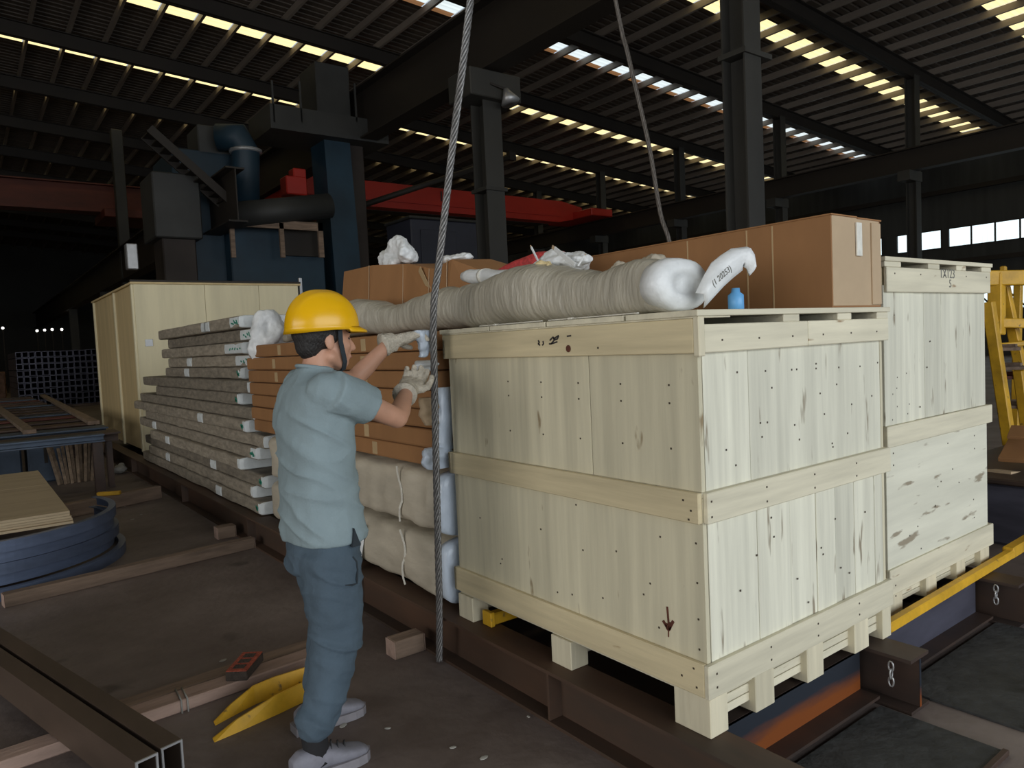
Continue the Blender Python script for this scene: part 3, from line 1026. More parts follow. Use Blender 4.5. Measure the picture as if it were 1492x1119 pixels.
box('deck', xi2, xo2, yi2, yo2, 0.30, 0.315, m_batx, cC, 0.002)
box('lid', xi2, xo2, yi2, yo2, 1.05, 1.07, m_batx, cC, 0.002)
for ya, yb in ((YC0 + 0.004, YC0 + 0.14), (2.15, 2.27), (2.75, 2.88)):
    for xa_, xb_ in ((XC, XC + 0.12), (XC + 0.36, XC + 0.47), (XC + 0.70, XC + 0.80), (XD - 0.16, XD - 0.05)):
        box('foot', xa_, xb_, ya, yb, ZB, 0.315 if ya < 1.7 else 0.30, m_batz, cC, 0.003)
    for k in range(3):
        box('slat', XC + 0.05, XD - 0.1, ya + 0.03, yb - 0.01, ZB + 0.025 + k * 0.024, ZB + 0.046 + k * 0.024, m_batx, cC, 0.002)
nails(cC, [(rnd.uniform(3.3, 4.3), yi2 - 0.008, rnd.uniform(0.46, 0.95)) for _ in range(14)] , 'y')

cD = thing('wooden_crate', (3.8, 2.2, 1.075), 'upper pale crate of the tall right-hand stack, knotty upright planks', 'crate', 'wooden crates on the skid')
box('side_panel', xi2, xi2 + TB, yi2, yo2, 1.076, 1.79, m_ply, cD, 0.001)
box('side_panel', xo2 - TB, xo2, yi2, yo2, 1.076, 1.79, m_ply, cD, 0.001)
planks(cD, xi2 - 0.015, xo2, yi2 - 0.006, TB, 1.076, 1.70, [0.55, 0.2, 0.35, 1.0], m_pale)
box('back_panel', xi2 + TB, xo2 - TB, yo2 - TB, yo2, 1.076, 1.79, m_ply, cD, 0.001)
za, zb = 1.668, 1.778
box('top_board', XC + 0.01, XD - 0.02, YC0 - 0.004, yi2 - 0.008, za, zb, m_batx, cD, 0.003)
box('top_board', XC, XC + 0.02, yi2, YC1, za, zb, m_baty, cD, 0.003)
box('top_board', XD - 0.03, XD - 0.01, yi2, YC1, za, zb, m_baty, cD, 0.003)
box('top_board', XC, XD, yo2, YC1, za, zb, m_batx, cD, 0.003)
for xa_, xb_ in ((XC, XC + 0.15), (XC + 0.42, XC + 0.54), (XC + 0.73, XC + 0.84), (XD - 0.12, XD)):
    box('lid_block', xa_, xb_, YC0, YC1, 1.779, 1.803, m_batx, cD, 0.002)
for ya, yb in ((YC0 - 0.006, YC0 + 0.3), (YC0 + 0.31, YC0 + 0.7), (YC0 + 0.71, YC1 + 0.01)):
    box('lid_board', XC - 0.006, XD + 0.006, ya, yb, 1.803, 1.823, m_batx, cD, 0.002)
nails(cD, [(XC + 0.08 + 0.25 * k, YC0 - 0.004, 1.75) for k in range(5)] + [(rnd.uniform(3.28, 3.75), yi2 - 0.007, rnd.uniform(1.1, 1.65)) for _ in range(12)], 'y')
pc = ony(1381, 403, YC0 - 0.006)
text_mesh('ink_mark', '1X123', 0.062, m_inkgrey, cD, Matrix.Translation((pc.x, YC0 - 0.0045, pc.z + 0.012)) @ Matrix.Rotation(math.pi / 2, 4, 'X'))
text_mesh('ink_mark', '5', 0.055, m_inkgrey, cD, Matrix.Translation((pc.x + 0.03, YC0 - 0.0045, pc.z - 0.035)) @ Matrix.Rotation(math.pi / 2, 4, 'X'))

# ---- big crate far down the skid
fx, fy, fw_, fl_ = 2.03, 11.4, 2.38, 3.7
cF = thing('large_crate', (fx + 1.2, fy + 1.8, ZB), 'large tall plywood crate standing far down the skid', 'crate')
zt = 2.60
for a, b_ in ((0, 0.95), (0.955, 1.75), (1.755, fw_)):
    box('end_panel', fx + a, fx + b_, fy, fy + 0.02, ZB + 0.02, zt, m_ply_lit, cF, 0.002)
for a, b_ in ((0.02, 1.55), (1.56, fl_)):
    box('side_panel', fx, fx + 0.02, fy + a, fy + b_, ZB + 0.02, zt, m_ply_shade, cF, 0.002)
box('side_panel', fx + fw_ - 0.02, fx + fw_, fy + 0.02, fy + fl_, ZB + 0.02, zt, m_ply_shade, cF, 0.002)
box('back_panel', fx, fx + fw_, fy + fl_, fy + fl_ + 0.02, ZB + 0.02, zt, m_ply_shade, cF, 0.002)
for y in (fy + 0.05, fy + 1.52, fy + fl_ - 0.06):
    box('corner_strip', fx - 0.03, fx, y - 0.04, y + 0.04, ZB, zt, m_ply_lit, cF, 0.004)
box('lid', fx - 0.04, fx + fw_ + 0.04, fy - 0.03, fy + fl_ + 0.04, zt, zt + 0.03, m_ply_shade, cF, 0.004)
box('lid_batten', fx - 0.04, fx + fw_ + 0.04, fy - 0.03, fy + 0.05, zt + 0.03, zt + 0.06, m_beam, cF, 0.004)
box('base_skid', fx + 0.05, fx + 0.2, fy, fy + fl_, ZB - 0.0, ZB + 0.02, m_baty, cF, 0.0)
box('base_skid', fx + fw_ - 0.2, fx + fw_ - 0.05, fy, fy + fl_, ZB, ZB + 0.02, m_baty, cF, 0.0)
box('metal_clip', fx + 0.1, fx + 0.2, fy - 0.01, fy, 1.72, 1.82, m_edge, cF, 0.002)
pst = thing('upright_tube', (4.62, 11.6, 0.2), 'thin pale steel tube standing beside the large far crate', 'tube')
pp = ony(437, 405, 11.6)
box('tube', pp.x - 0.025, pp.x + 0.025, 11.58, 11.63, 0, pp.z, m_edge, pst, 0.004)
box('foot_plate', pp.x - 0.1, pp.x + 0.1, 11.5, 11.7, 0, 0.02, m_edge, pst, 0.004)

# ================================================================ CARTONS AND BUNDLES ON THE SKID
# long carton on the front stack
t = thing('long_carton', (2.84, 2.2, 1.6), 'long brown cardboard carton lying on top of the front crates', 'carton')
cz0, cz1 = 1.60, 1.948
y0c, y1c = 1.475, 3.12
for nm, a in (('side_panel', (2.655, 2.661, y0c, y1c, cz0, cz1)), ('side_panel', (3.024, 3.03, y0c, y1c, cz0, cz1)), ('bottom_panel', (2.661, 3.024, y0c, y1c, cz0, cz0 + 0.006))):
    box(nm, *a, m_carton, t, 0)
box('top_flap', 2.650, 2.842, y0c - 0.006, y1c, cz1, cz1 + 0.006, m_carton, t, 0.001)
box('top_flap', 2.844, 3.034, y0c - 0.006, y1c, cz1 - 0.003, cz1 + 0.003, m_carton, t, 0.001)
box('end_panel', 2.661, 3.02, y0c - 0.002, y0c + 0.004, cz0 + 0.006, cz1, m_carton_end, t, 0.001)
box('end_flap', 2.95, 3.022, y0c - 0.008, y0c - 0.002, cz0 + 0.01, cz1 - 0.012, m_carton_end, t, 0.001)
box('end_panel', 2.661, 3.024, y1c - 0.006, y1c, cz0 + 0.006, cz1, m_carton_end, t, 0.001)
box('tape', 2.83, 2.87, y0c - 0.010, y0c - 0.008 + 0.005, 1.80, 1.93, m_tapew, t, 0.001)
for yy in (1.72, 1.84, 2.15):
    box('crease', 2.6535, 2.655, yy, yy + 0.006, cz0 + 0.004, cz1 - 0.004, m_tape, t, 0)


def carton(x0, x1, y0, y1, z0, z1, label, group, tape=True, dz=0.0):
    t = thing('carton', ((x0 + x1) / 2, (y0 + y1) / 2, z0), label, 'carton', group)
    # soft sagging body
    bm = bmesh.new()
    nx, ny = 3, 7
    g = 0.0
    bmesh.ops.create_cube(bm, size=1)
    bmesh.ops.scale(bm, vec=(x1 - x0, y1 - y0, z1 - z0 - 0.004), verts=bm.verts)
    bmesh.ops.translate(bm, vec=((x0 + x1) / 2, (y0 + y1) / 2, (z0 + z1) / 2), verts=bm.verts)
    bmesh.ops.bevel(bm, geom=list(bm.edges), offset=0.012, segments=2, affect='EDGES', profile=0.5)
    from_bm('body', bm, m_carton, t)
    if tape:
        ym = (y0 + y1) / 2 + rnd.uniform(-0.1, 0.1)
        box('tape', x0 - 0.0015, x0 - 0.0003, ym - 0.03, ym + 0.03, z0 + 0.012, z1 - 0.016, m_tape, t, 0)
        box('end_tape', (x0 + x1) / 2 - 0.03, (x0 + x1) / 2 + 0.03, y0 - 0.0015, y0 - 0.0003, z0 + 0.012, z1 - 0.016, m_tape, t, 0)
    return t


names_l = ['bottom', 'second', 'third', 'fourth', 'fifth', 'sixth', 'top']
NL = 7
zc0 = 0.915
hc = 0.098
for i in range(NL):
    z0 = zc0 + i * hc
    jx = rnd.uniform(-0.012, 0.012)
    for j, (ya, yb) in enumerate(((3.07, 4.52), (4.54, 5.95))):
        lab = 'flat brown carton, %s layer of the stack, %s' % (names_l[i], 'just behind the wire rope' if j == 0 else 'its farther half behind the worker')
        js = rnd.uniform(-0.02, 0.02)
        carton(XA + 0.02 + jx, 2.42 + jx, ya + js, yb + js, z0, z0 + hc, lab, 'flat cartons stacked behind the worker')
    carton(2.44, 3.0, 3.1, 5.9, z0, z0 + hc, 'flat brown carton, %s layer, in the inner row of the stack' % names_l[i], 'flat cartons stacked behind the worker', False)

# crumpled carton on top of them
t = thing('crumpled_carton', (2.35, 4.1, 1.62), 'crumpled brown carton with white creases lying behind the worker\'s helmet', 'carton')
bm = bmesh.new()
secs = [(3.15, 1.86, 0.04), (3.28, 1.93, 0.0), (3.5, 2.01, -0.03), (3.75, 1.985, 0.0), (4.1, 2.055, 0.02), (4.5, 2.09, -0.02), (5.0, 2.10, 0.0)]
rows = []
for y, zt_, dx in secs:
    x0 = 2.26 + dx
    rows.append([bm.verts.new(v) for v in ((x0, y, 1.607), (x0 - 0.02, y, 1.75), (x0 + 0.03, y, zt_), (x0 + 0.3, y, zt_ + 0.01), (x0 + 0.5, y, zt_ - 0.03), (x0 + 0.5, y, 1.607))])
for a, b_ in zip(rows, rows[1:]):
    for k in range(6):
        bm.faces.new((a[k], a[(k + 1) % 6], b_[(k + 1) % 6], b_[k]))
bm.faces.new(rows[0][::-1])
bm.faces.new(rows[-1])
from_bm('body', bm, m_carton, t)
for y, zt_, dx in secs[1:-1]:
    bar('crease', (2.24 + dx, y, 1.76), (2.29 + dx, y + 0.05, zt_ + 0.003), 0.004, 0.014, m_carton_end, t)
bar('tape', (2.255, 3.62, 1.70), (2.28, 3.9, 2.0), 0.004, 0.04, m_tape, t)

# two layers of sheet-wrapped bundles beneath the cartons
for i, (z0, z1) in enumerate(((0.235, 0.56), (0.575, 0.905))):
    t = thing('wrapped_bundle', (2.4, 4.4, z0), ('lower' if i == 0 else 'upper') + ' long bundle wrapped in beige sheeting below the brown cartons', 'bundle', 'sheet-wrapped bundles under the cartons')
    bm = bmesh.new()
    rings = []
    n = 60
    for k in range(n + 1):
        y = 3.04 + (5.65 - 3.04) * k / n
        e = min(1.0, 0.90 + 0.10 * min(k, n - k) / 3)
        rings.append(((2.41, y, (z0 + z1) / 2), (0.575 * e, 0, 0), (0, 0, (z1 - z0) / 2 * e)))
    bm_loft(bm, rings, 44, 8.0, 0.030, 6.5, i + 3)
    for v in bm.verts:
        v.co.z = min(max(v.co.z, z0 + 0.002), z1 + 0.006)
    from_bm('body', bm, m_sheetwrap, t, True)
    bm = bmesh.new()
    rings = [((2.41, y, (z0 + z1) / 2), (0.588 * e, 0, 0), (0, 0, ((z1 - z0) / 2 + 0.002) * e)) for y, e in ((3.012, 0.86), (3.016, 0.97), (3.03, 1.0), (3.07, 1.0), (3.10, 0.995))]
    bm_loft(bm, rings, 40, 7.0, 0.012, 9.0, i + 9)
    from_bm('end_wrap', bm, m_bluewhite, t, True)
    for yy in (3.45, 4.15, 5.0):
        bm = bmesh.new()
        pts = [(1.825 + 0.006 * mnoise.noise(Vector((k, yy * 3, i))), yy + 0.025 * math.sin(k * 0.9 + i), z0 + 0.02 + (z1 - z0 - 0.03) * k / 8) for k in range(9)]
        for a, b_ in zip(pts, pts[1:]):
            bm_bar(bm, a, b_, 0.012, 0.005, up=Vector((1, 0, 0)))
        from_bm('tape', bm, m_tapew, t)
    if i == 0:
        bm = bmesh.new()
        rings = []
        for k in range(7):
            tt = k / 6
            rings.append(((1.815 - 0.01 * tt, 3.95 + 0.05 * tt, 0.5 - 0.30 * tt), (0.006, 0, 0), (0, 0.05 + 0.012 * math.sin(k), 0)))
        bm_loft(bm, rings, 12, 3, 0.004, 20)
        from_bm('loose_flap', bm, m_filmw, t, True)

# loose packing in the gap between the crate and the cartons
for i, (u, v, w, h, mm, lab) in enumerate(((618, 600, 0.05, 0.13, m_carton_end, 'folded cardboard strip beside the wire rope'),
                                          (641, 610, 0.05, 0.30, m_bluewhite, 'crumpled bluish plastic beside the crate edge and rope'),
                                          (614, 533, 0.06, 0.05, m_filmw, 'white foam corner under the worker\'s gloves'),
                                          (630, 668, 0.09, 0.10, m_bluewhite, 'white plastic lump above the wrapped bundles'))):
    p = ony(u, v, 3.03)
    bm = bmesh.new()
    rings = [((p.x + 0.03, 3.03 + 0.01 * math.sin(k), p.z - h / 2 + h * k / 8), (w * (0.6 + 0.4 * math.sin(math.pi * (k + 1) / 10)), 0, 0), (0, 0.03, 0)) for k in range(9)]
    bm_loft(bm, rings, 14, 3.0, 0.02, 22.0, i)
    o = from_bm(('cardboard_strip', 'plastic_scrap', 'foam_corner', 'plastic_scrap')[i], bm, mm, None, True)
    tag(o, lab, 'packing')

# grey-brown paper-wrapped packets, stacked behind the cartons
lay = [(5.9, 10.6), (6.1, 10.2), (5.85, 10.5), (6.3, 9.9), (6.0, 10.8), (5.8, 10.4), (6.15, 10.9), (5.95, 10.6), (6.4, 9.7), (6.0, 10.3), (6.5, 9.4), (6.1, 9.2), (6.3, 9.35), (6.05, 9.1), (6.2, 9.3)]
ordn = ['lowest', 'second lowest', 'third', 'fourth', 'fifth', 'sixth', 'seventh', 'eighth', 'ninth', 'tenth', 'eleventh', 'fourth from top', 'third from top', 'second from top', 'topmost']
hp = 0.109
for i, (ya, yb) in enumerate(lay):
    z0 = 0.226 + i * hp
    dx = rnd.uniform(-0.04, 0.05) + (0.05 if i > 9 else 0)
    x0 = 1.86 + dx
    t = thing('wrapped_packet', (2.2, (ya + yb) / 2, z0), 'long grey-brown wrapped packet, %s in the stack beside the large far crate' % ordn[i], 'packet', 'grey-brown packets stacked on the skid')
    bm = bmesh.new()
    n = 36
    rings = []
    for k in range(n + 1):
        y = ya + (yb - ya) * k / n
        sag = -0.008 * math.sin(k * 0.6 + i)
        rings.append(((x0 + 0.34, y, z0 + hp / 2), (0.34, 0, 0), (0, 0, hp / 2 + 0.004 + sag * 0.2)))
    bm_loft(bm, rings, 26, 9.0, 0.014, 4.0, i)
    for v in bm.verts:
        v.co.z = min(max(v.co.z, z0 + 0.001), z0 + hp - 0.001)
    from_bm('body', bm, m_paper, t, False)
    # white taped end
    e = from_bm_end = bmesh.new()
    L = rnd.choice((0.03, 0.06, 0.12, 0.05)) if i < 11 else rnd.choice((0.25, 0.5, 0.35))
    bm_loft(e, [((x0 + 0.34, y, z0 + hp / 2), (0.346 * s, 0, 0), (0, 0, (hp / 2 - 0.002) * s)) for y, s in ((ya - 0.02, 0.9), (ya - 0.012, 1.0), (ya + L, 1.0))], 20, 8.0, 0.004, 12, i)
    ew = from_bm('end_wrap', e, m_tag, t)
    if i % 2 == 0 or i > 10:
        bm = bmesh.new()
        for q in range(5):
            a = (x0 - 0.009, ya + 0.02 + q * L / 7, z0 + 0.03 + 0.03 * rnd.random())
            b_ = (x0 - 0.009, ya + 0.05 + q * L / 7, z0 + 0.04 + 0.035 * rnd.random())
            bm_bar(bm, a, b_, 0.004, 0.012, up=Vector((0, 1, 0)))
        from_bm('green_mark', bm, m_green, ew)
    for q in range(2):
        yy = rnd.uniform(ya + 0.8, yb - 0.6)
        if rnd.random() < 0.22:
            bm = bmesh.new()
            bm_loft(bm, [((x0 + 0.34, y, z0 + hp / 2), (0.354, 0, 0), (0, 0, hp / 2 - 0.002)) for y in (yy, yy + 0.16)], 20, 8.0)
            from_bm('tape_band', bm, m_tag, t)

# crumpled white plastic at the end of the packets, left of the helmet
bm = bmesh.new()
pc = ony(388, 492, 5.75)
rings = []
for k in range(11):
    tt = k / 10
    r = 0.15 * math.sin(math.pi * (0.12 + 0.8 * tt))
    rings.append(((pc.x + 0.05 * math.sin(3 * tt), pc.y + 0.05, pc.z - 0.22 + 0.44 * tt), (r * 1.1, 0, 0), (0, r * 0.7, 0)))
bm_loft(bm, rings, 24, 2.0, 0.07, 9.0, 5)
o = remesh('plastic_sheet', bm, m_filmw, None, 0.012, 2, (0.008, 30, 30, 22))
tag(o, 'crumpled white plastic sheet hanging at the packet ends left of the helmet', 'plastic')

# ================================================================ ROLL AND RUBBISH ON TOP OF THE LOAD
t = thing('wrapped_roll', (2.02, 3.2, 1.6), 'long roll wrapped in grey stretch film lying across crate and cartons', 'roll')
bm = bmesh.new()
rings = []
n = 70
for k in range(n + 1):
    y = 1.69 + (5.35 - 1.69) * k / n
    x = 2.01 + 0.05 * math.sin((y - 1.6) * 1.1)
    e = 1.0
    r = 0.100 + 0.016 * math.exp(-((y - 2.75) / 0.45) ** 2) + 0.010 * math.sin(y * 3.1) + 0.010 * math.sin(y * 7.7 + 1)
    if k < 3:
        e = (0.8, 0.93, 0.98)[k]
    if k > n - 6:
        e = (1, 0.95, 0.88, 0.75, 0.55, 0.35)[k - (n - 6) if k - (n - 6) < 6 else 5]
    zb = 1.600 + (0.01 if y > 2.97 else 0.0)
    rings.append(((x, y, zb + r * e), (r * 1.15 * e, 0, 0), (0, 0, r * e)))
bm_loft(bm, rings, 30, 2.4, 0.016, 9.0, 2)
for v in bm.verts:
    v.co.z = max(v.co.z, 1.600)
from_bm('film_body', bm, m_film, t, True)
# white end: dished disc with a hollow core
bm = bmesh.new()
cen = Vector((2.02, 1.675, 1.698))
rings = []
for dy, s in ((0.06, 0.93), (0.02, 1.0), (-0.010, 0.97), (-0.024, 0.85), (-0.030, 0.62), (-0.030, 0.44), (-0.022, 0.40), (-0.020, 0.15)):
    rings.append((cen + Vector((0, dy, 0)), (0.150 * s, 0, 0), (0, 0, 0.096 * s)))
bm_loft(bm, rings, 30, 2.1, 0.008, 14.0, 4)
from_bm('white_end', bm, m_filmw, t, True)
# tail of film rising to the right and drooping at its tip
bm = bmesh.new()
P = [(1020, 438), (1033, 418), (1046, 400), (1060, 388), (1074, 378), (1085, 373), (1091, 381), (1094, 396)]
W = [0.030, 0.040, 0.047, 0.046, 0.044, 0.040, 0.030, 0.016]
rows = []
for k, ((u, v), w) in enumerate(zip(P, W)):
    p = ony(u, v, 1.60 - 0.008 * k)
    tdir = Vector((-0.45, 0.15, 0.85)).normalized() if k < 5 else Vector((0.5, 0.1, 0.85)).normalized()
    bow = Vector((0.0, -0.016, 0.008))
    rows.append([p - tdir * w, p - tdir * w * 0.4 + bow, p + tdir * w * 0.4 + bow * 1.4, p + tdir * w])
va_ = [[bm.verts.new(p) for p in r] for r in rows]
vb_ = [[bm.verts.new(p + Vector((0.003, 0.006, 0.0))) for p in r] for r in rows]
for A in (va_, vb_):
    for a, b_ in zip(A, A[1:]):
        for k in range(3):
            bm.faces.new((a[k], a[k + 1], b_[k + 1], b_[k]))
for a, b_, c_, d_ in zip(va_, va_[1:], vb_, vb_[1:]):
    bm.faces.new((a[0], b_[0], d_[0], c_[0]))
    bm.faces.new((a[3], b_[3], d_[3], c_[3]))
bm.faces.new(va_[0] + vb_[0][::-1])
bm.faces.new(va_[-1] + vb_[-1][::-1])
bmesh.ops.subdivide_edges(bm, edges=list(bm.edges), cuts=1, smooth=0.15, use_grid_fill=True)
from_bm('film_tail', bm, m_filmw, t, True)
text_mesh('ink_mark', '(1 20253)', 0.030, m_inkgrey, t, Matrix.Translation(ony(1052, 402, 1.535)) @ Matrix.Rotation(math.pi / 2, 4, 'X') @ Matrix.Rotation(0.52, 4, 'Z'))

# smaller white roll lying on it
t = thing('foam_roll', (2.05, 2.75, 1.8), 'short white foam roll lying on top of the grey film roll', 'roll')
pa, pb = onx(680, 403, 2.12), onx(785, 402, 2.12)
bm = bmesh.new()
rings = []
for k in range(13):
    tt = k / 12
    c_ = pa.lerp(pb, tt)
    r = 0.036 * (0.75 if k in (0, 12) else 1.0) * (1 - 0.25 * tt)
    rings.append((c_, (r * 1.5, 0, 0), (0, 0, r)))
bm_loft(bm, rings, 18, 2.2, 0.01, 16, 3)
from_bm('body', bm, m_filmw, t, True)
bm = bmesh.new()
for q in (0.3, 0.72):
    c_ = pa.lerp(pb, q)
    bm_loft(bm, [(c_ + Vector((0, dy, 0)), (0.057, 0, 0), (0, 0, 0.039)) for dy in (-0.008, 0.008)], 18, 2.2)
ob = from_bm('tie', bm, m_tapew, t, True)
ob['kind'] = 'stuff'

# red mesh bag
bm = bmesh.new()
c_ = onx(772, 384, 2.22)
bm_loft(bm, [((c_.x + 0.02 * k, c_.y + 0.34 - 0.06 * k, c_.z - 0.02 + 0.008 * k), (0.055 * s, 0, 0), (0, 0, 0.040 * s)) for k, s in enumerate((0.15, 0.4, 0.6, 0.8, 1.0, 1.05, 0.9, 0.5))], 18, 2.0, 0.02, 20, 1)
o = from_bm('mesh_bag', bm, m_red, None, True)
tag(o, 'crumpled red mesh bag on top of the grey roll', 'bag')
# crumpled plastic heaps


def heap(name, u, v, X, r, m, label, cat, seed, amp=0.05, fr=16, wr=(0.006, 40, 40, 40)):
    c_ = onx(u, v, X)
    bm = bmesh.new()
    rings = []
    for k in range(10):
        tt = k / 9
        s = math.sin(math.pi * (0.1 + 0.8 * tt))
        rings.append((c_ + Vector((0.01 * math.sin(seed + k), r[1] * (2 * tt - 1), 0)), (r[0] * s, 0, 0), (0, 0, r[2] * s)))
    bm_loft(bm, rings, 22, 1.7, amp, fr, seed)
    o = remesh(name, bm, m, None, max(0.006, min(r) / 9), 1, wr)
    return tag(o, label, cat)


heap('plastic_heap', 822, 384, 2.2, (0.10, 0.16, 0.050), m_filmw, 'crumpled whitish film heap next to the red mesh bag', 'plastic', 4, 0.04)
heap('plastic_heap', 940, 398, 2.12, (0.12, 0.17, 0.060), m_sheetwrap, 'torn beige film heap behind the white roll end', 'plastic', 9, 0.05)
heap('plastic_sheet', 577, 373, 2.42, (0.10, 0.20, 0.080), m_filmw, 'crumpled white plastic sheet standing on the crumpled carton', 'plastic', 6, 0.09, 9, (0.012, 26, 26, 26))
heap('plastic_sheet', 663, 378, 2.5, (0.09, 0.15, 0.03), m_filmw, 'flat white plastic scrap on the crumpled carton behind the rope', 'plastic', 8, 0.03)
heap('straw_tuft', 795, 396, 2.06, (0.03, 0.035, 0.055), m_straw, 'yellow straw tuft on the grey film roll', 'straw', 3, 0.04, 40)
for i, (a, b_, lab) in enumerate((((774, 360), (784, 380), 'thin white plastic stick poking up by the red bag'), ((808, 362), (838, 386), 'broad white plastic strip leaning over the film heap'),
                                 ((852, 372), (842, 388), 'short white splinter at the end of the film heap'))):
    t = thing('plastic_stick', onx(*b_, 2.1), lab, 'stick', 'plastic sticks on the roll')
    bar('shaft', onx(*a, 2.12), onx(*b_, 2.1), 0.008, (0.010, 0.020, 0.008)[i], m_filmw, t)
    bar('tip', onx(*a, 2.12), onx(*a, 2.12) + (onx(*a, 2.12) - onx(*b_, 2.1)) * 0.12, 0.006, (0.007, 0.016, 0.005)[i], m_carton_end, t)
bm = bmesh.new()
c_ = Vector((2.23, 1.60, 1.635))
bm_loft(bm, [(c_ + Vector((0, 0, dz)), (r, 0, 0), (0, r, 0)) for dz, r in ((-0.034, 0.024), (-0.03, 0.028), (0.02, 0.028), (0.03, 0.016), (0.045, 0.014))], 16)
o = from_bm('blue_cap_bottle', bm, m_blue_bit, None, True)
tag(o, 'small light blue plastic bottle beside the white roll end', 'bottle')
# strands of tie wire along the lid edge
for i, (a, b_, lab) in enumerate((((700, 481), (790, 470), 'thin white strap lying along the crate lid near the rope'), ((800, 471), (930, 466), 'thin pale lath on the crate lid under the film roll'))):
    pa, pb = onx(*a, 1.842), onx(*b_, 1.842)
    pa.z = pb.z = 1.603
    t = thing('strap', pa, lab, 'strap')
    bar('band', pa, pb, 0.012, 0.004, m_tapew, t)
    bar('buckle', pa.lerp(pb, 0.25), pa.lerp(pb, 0.3), 0.018, 0.008, m_tapew, t)

# ================================================================ WIRE ROPE SLINGS


m_gap_shade = mat('gap_shade_core', (0.015, 0.013, 0.012, 1), 0.7, vary=0.2)  # near-black core: shade between the strands put into its colour


def wire_rope(name, pts, r, m, label, turns=9.0, strands=6):
    """twisted strands around a smooth path, straight lay."""
    pts = [Vector(p) for p in pts]
    # Catmull-Rom resample
    path = []
    for i in range(len(pts) - 1):
        p0, p1, p2, p3 = pts[max(i - 1, 0)], pts[i], pts[i + 1], pts[min(i + 2, len(pts) - 1)]
        ln = (p2 - p1).length
        k = max(3, int(ln / 0.012))
        for j in range(k):
            s = j / k
            path.append(0.5 * ((2 * p1) + (p2 - p0) * s + (2 * p0 - 5 * p1 + 4 * p2 - p3) * s * s + (3 * p1 - p0 - 3 * p2 + p3) * s ** 3))
    path.append(pts[-1])
    t = thing(name, pts[-1], label, 'rope')
    for q in range(strands):
        bm = bmesh.new()
        acc = 0.0
        line = []
        for i, p in enumerate(path):
            d = (path[min(i + 1, len(path) - 1)] - path[max(i - 1, 0)]).normalized()
            if i:
                acc += (path[i] - path[i - 1]).length
            u = d.cross(Vector((0.3, 0.9, 0.1))).normalized()
            w = d.cross(u)
            a = 2 * math.pi * (q / strands + acc * turns)
            line.append(p + (u * math.cos(a) + w * math.sin(a)) * r * 0.62)
        bm_tube(bm, line, r * 0.31, 6)
        from_bm('strand', bm, m, t, True)
    bm = bmesh.new()
    bm_tube(bm, path[::3] + [path[-1]], r * 0.45, 6)
    from_bm('core', bm, m_gap_shade, t, True)
    return t


XR = 1.745
hook = Vector((2.5, 2.94, 5.4))
wire_rope('wire_rope', [hook, onx(690, -40, 1.90), onx(661, 200, 1.83), onx(640, 380, 1.765), onx(632, 450, XR), onx(633, 560, XR), onx(636, 700, XR), onx(640, 880, XR), onx(640, 963, XR - 0.002)],
          0.0185, m_rope, 'thick twisted steel wire rope the worker is holding', 5.0)
wire_rope('wire_rope', [hook + Vector((0.06, -0.05, 0)), onx(893, -20, 2.95), onx(915, 80, 3.0), onx(945, 210, 3.05), onx(962, 310, 3.085), onx(976, 356, 3.10), Vector((3.12, 2.58, 1.6)), Vector((3.12, 2.6, 0.3))],
          0.0135, m_rope2, 'thinner dark wire rope running down behind the long carton', 7)

# ================================================================ FLOOR CLUTTER, LEFT
# two steel tubes in the foreground


def hollow(name, p0, p1, w, h, th, m, parent):
    p0, p1 = Vector(p0), Vector(p1)
    d = (p1 - p0).normalized()
    s = d.cross(Vector((0, 0, 1))).normalized()
    up = s.cross(d)
    bm = bmesh.new()
    out = []
    for p in (p0, p1):
        for k in (0, th):
            out.append([bm.verts.new(p + s * a * (w / 2 - k) + up * b_ * (h / 2 - k)) for a, b_ in ((-1, -1), (1, -1), (1, 1), (-1, 1))])
    o0, i0, o1, i1 = out
    for k in range(4):
        j = (k + 1) % 4
        bm.faces.new((o0[k], o0[j], o1[j], o1[k]))
        bm.faces.new((i0[k], i1[k], i1[j], i0[j]))
        bm.faces.new((o0[k], i0[k], i0[j], o0[j]))
        bm.faces.new((o1[k], o1[j], i1[j], i1[k]))
    return from_bm(name, bm, m, parent)


TZ = 0.13
for i, (dx, lab) in enumerate(((0.0, 'right-hand one of the two brown rectangular steel tubes in the foreground'), (-0.085, 'left-hand one of the two brown rectangular steel tubes in the foreground'))):
    e = onz(250, 1084, 0.2)
    f_ = onz(-6, 921, 0.2)
    d = (f_ - e).normalized()
    a = Vector((e.x + dx, e.y - (0.0 if i == 0 else 0.035), TZ))
    b_ = a + Vector((d.x, d.y, 0)) * 2.4
    t = thing('steel_tube', (a.x, a.y, 0.06), lab, 'tube', 'steel tubes in the foreground')
    hollow('tube_wall', a, b_, 0.072, 0.14, 0.006, m_tube, t)
    hollow('cut_end', a - Vector((d.x, d.y, 0)) * 0.003, a + Vector((d.x, d.y, 0)) * 0.004, 0.0735, 0.1415, 0.007, m_edge, t)


def timber(p0, p1, w, h, m, label, name='timber', z=0.0, notch=True):
    p0, p1 = Vector(p0), Vector(p1)
    p0.z = p1.z = z + h / 2
    t = thing(name, (p0.x, p0.y, z), label, 'timber')
    bar('beam', p0, p1, w, h, m, t, 0.006)
    if notch:
        d = (p1 - p0).normalized()
        bar('end_grain', p0 - d * 0.002, p0, w * 0.97, h * 0.97, m_pinkwood, t)
        bar('end_grain', p1, p1 + d * 0.002, w * 0.97, h * 0.97, m_pinkwood, t)
    return t


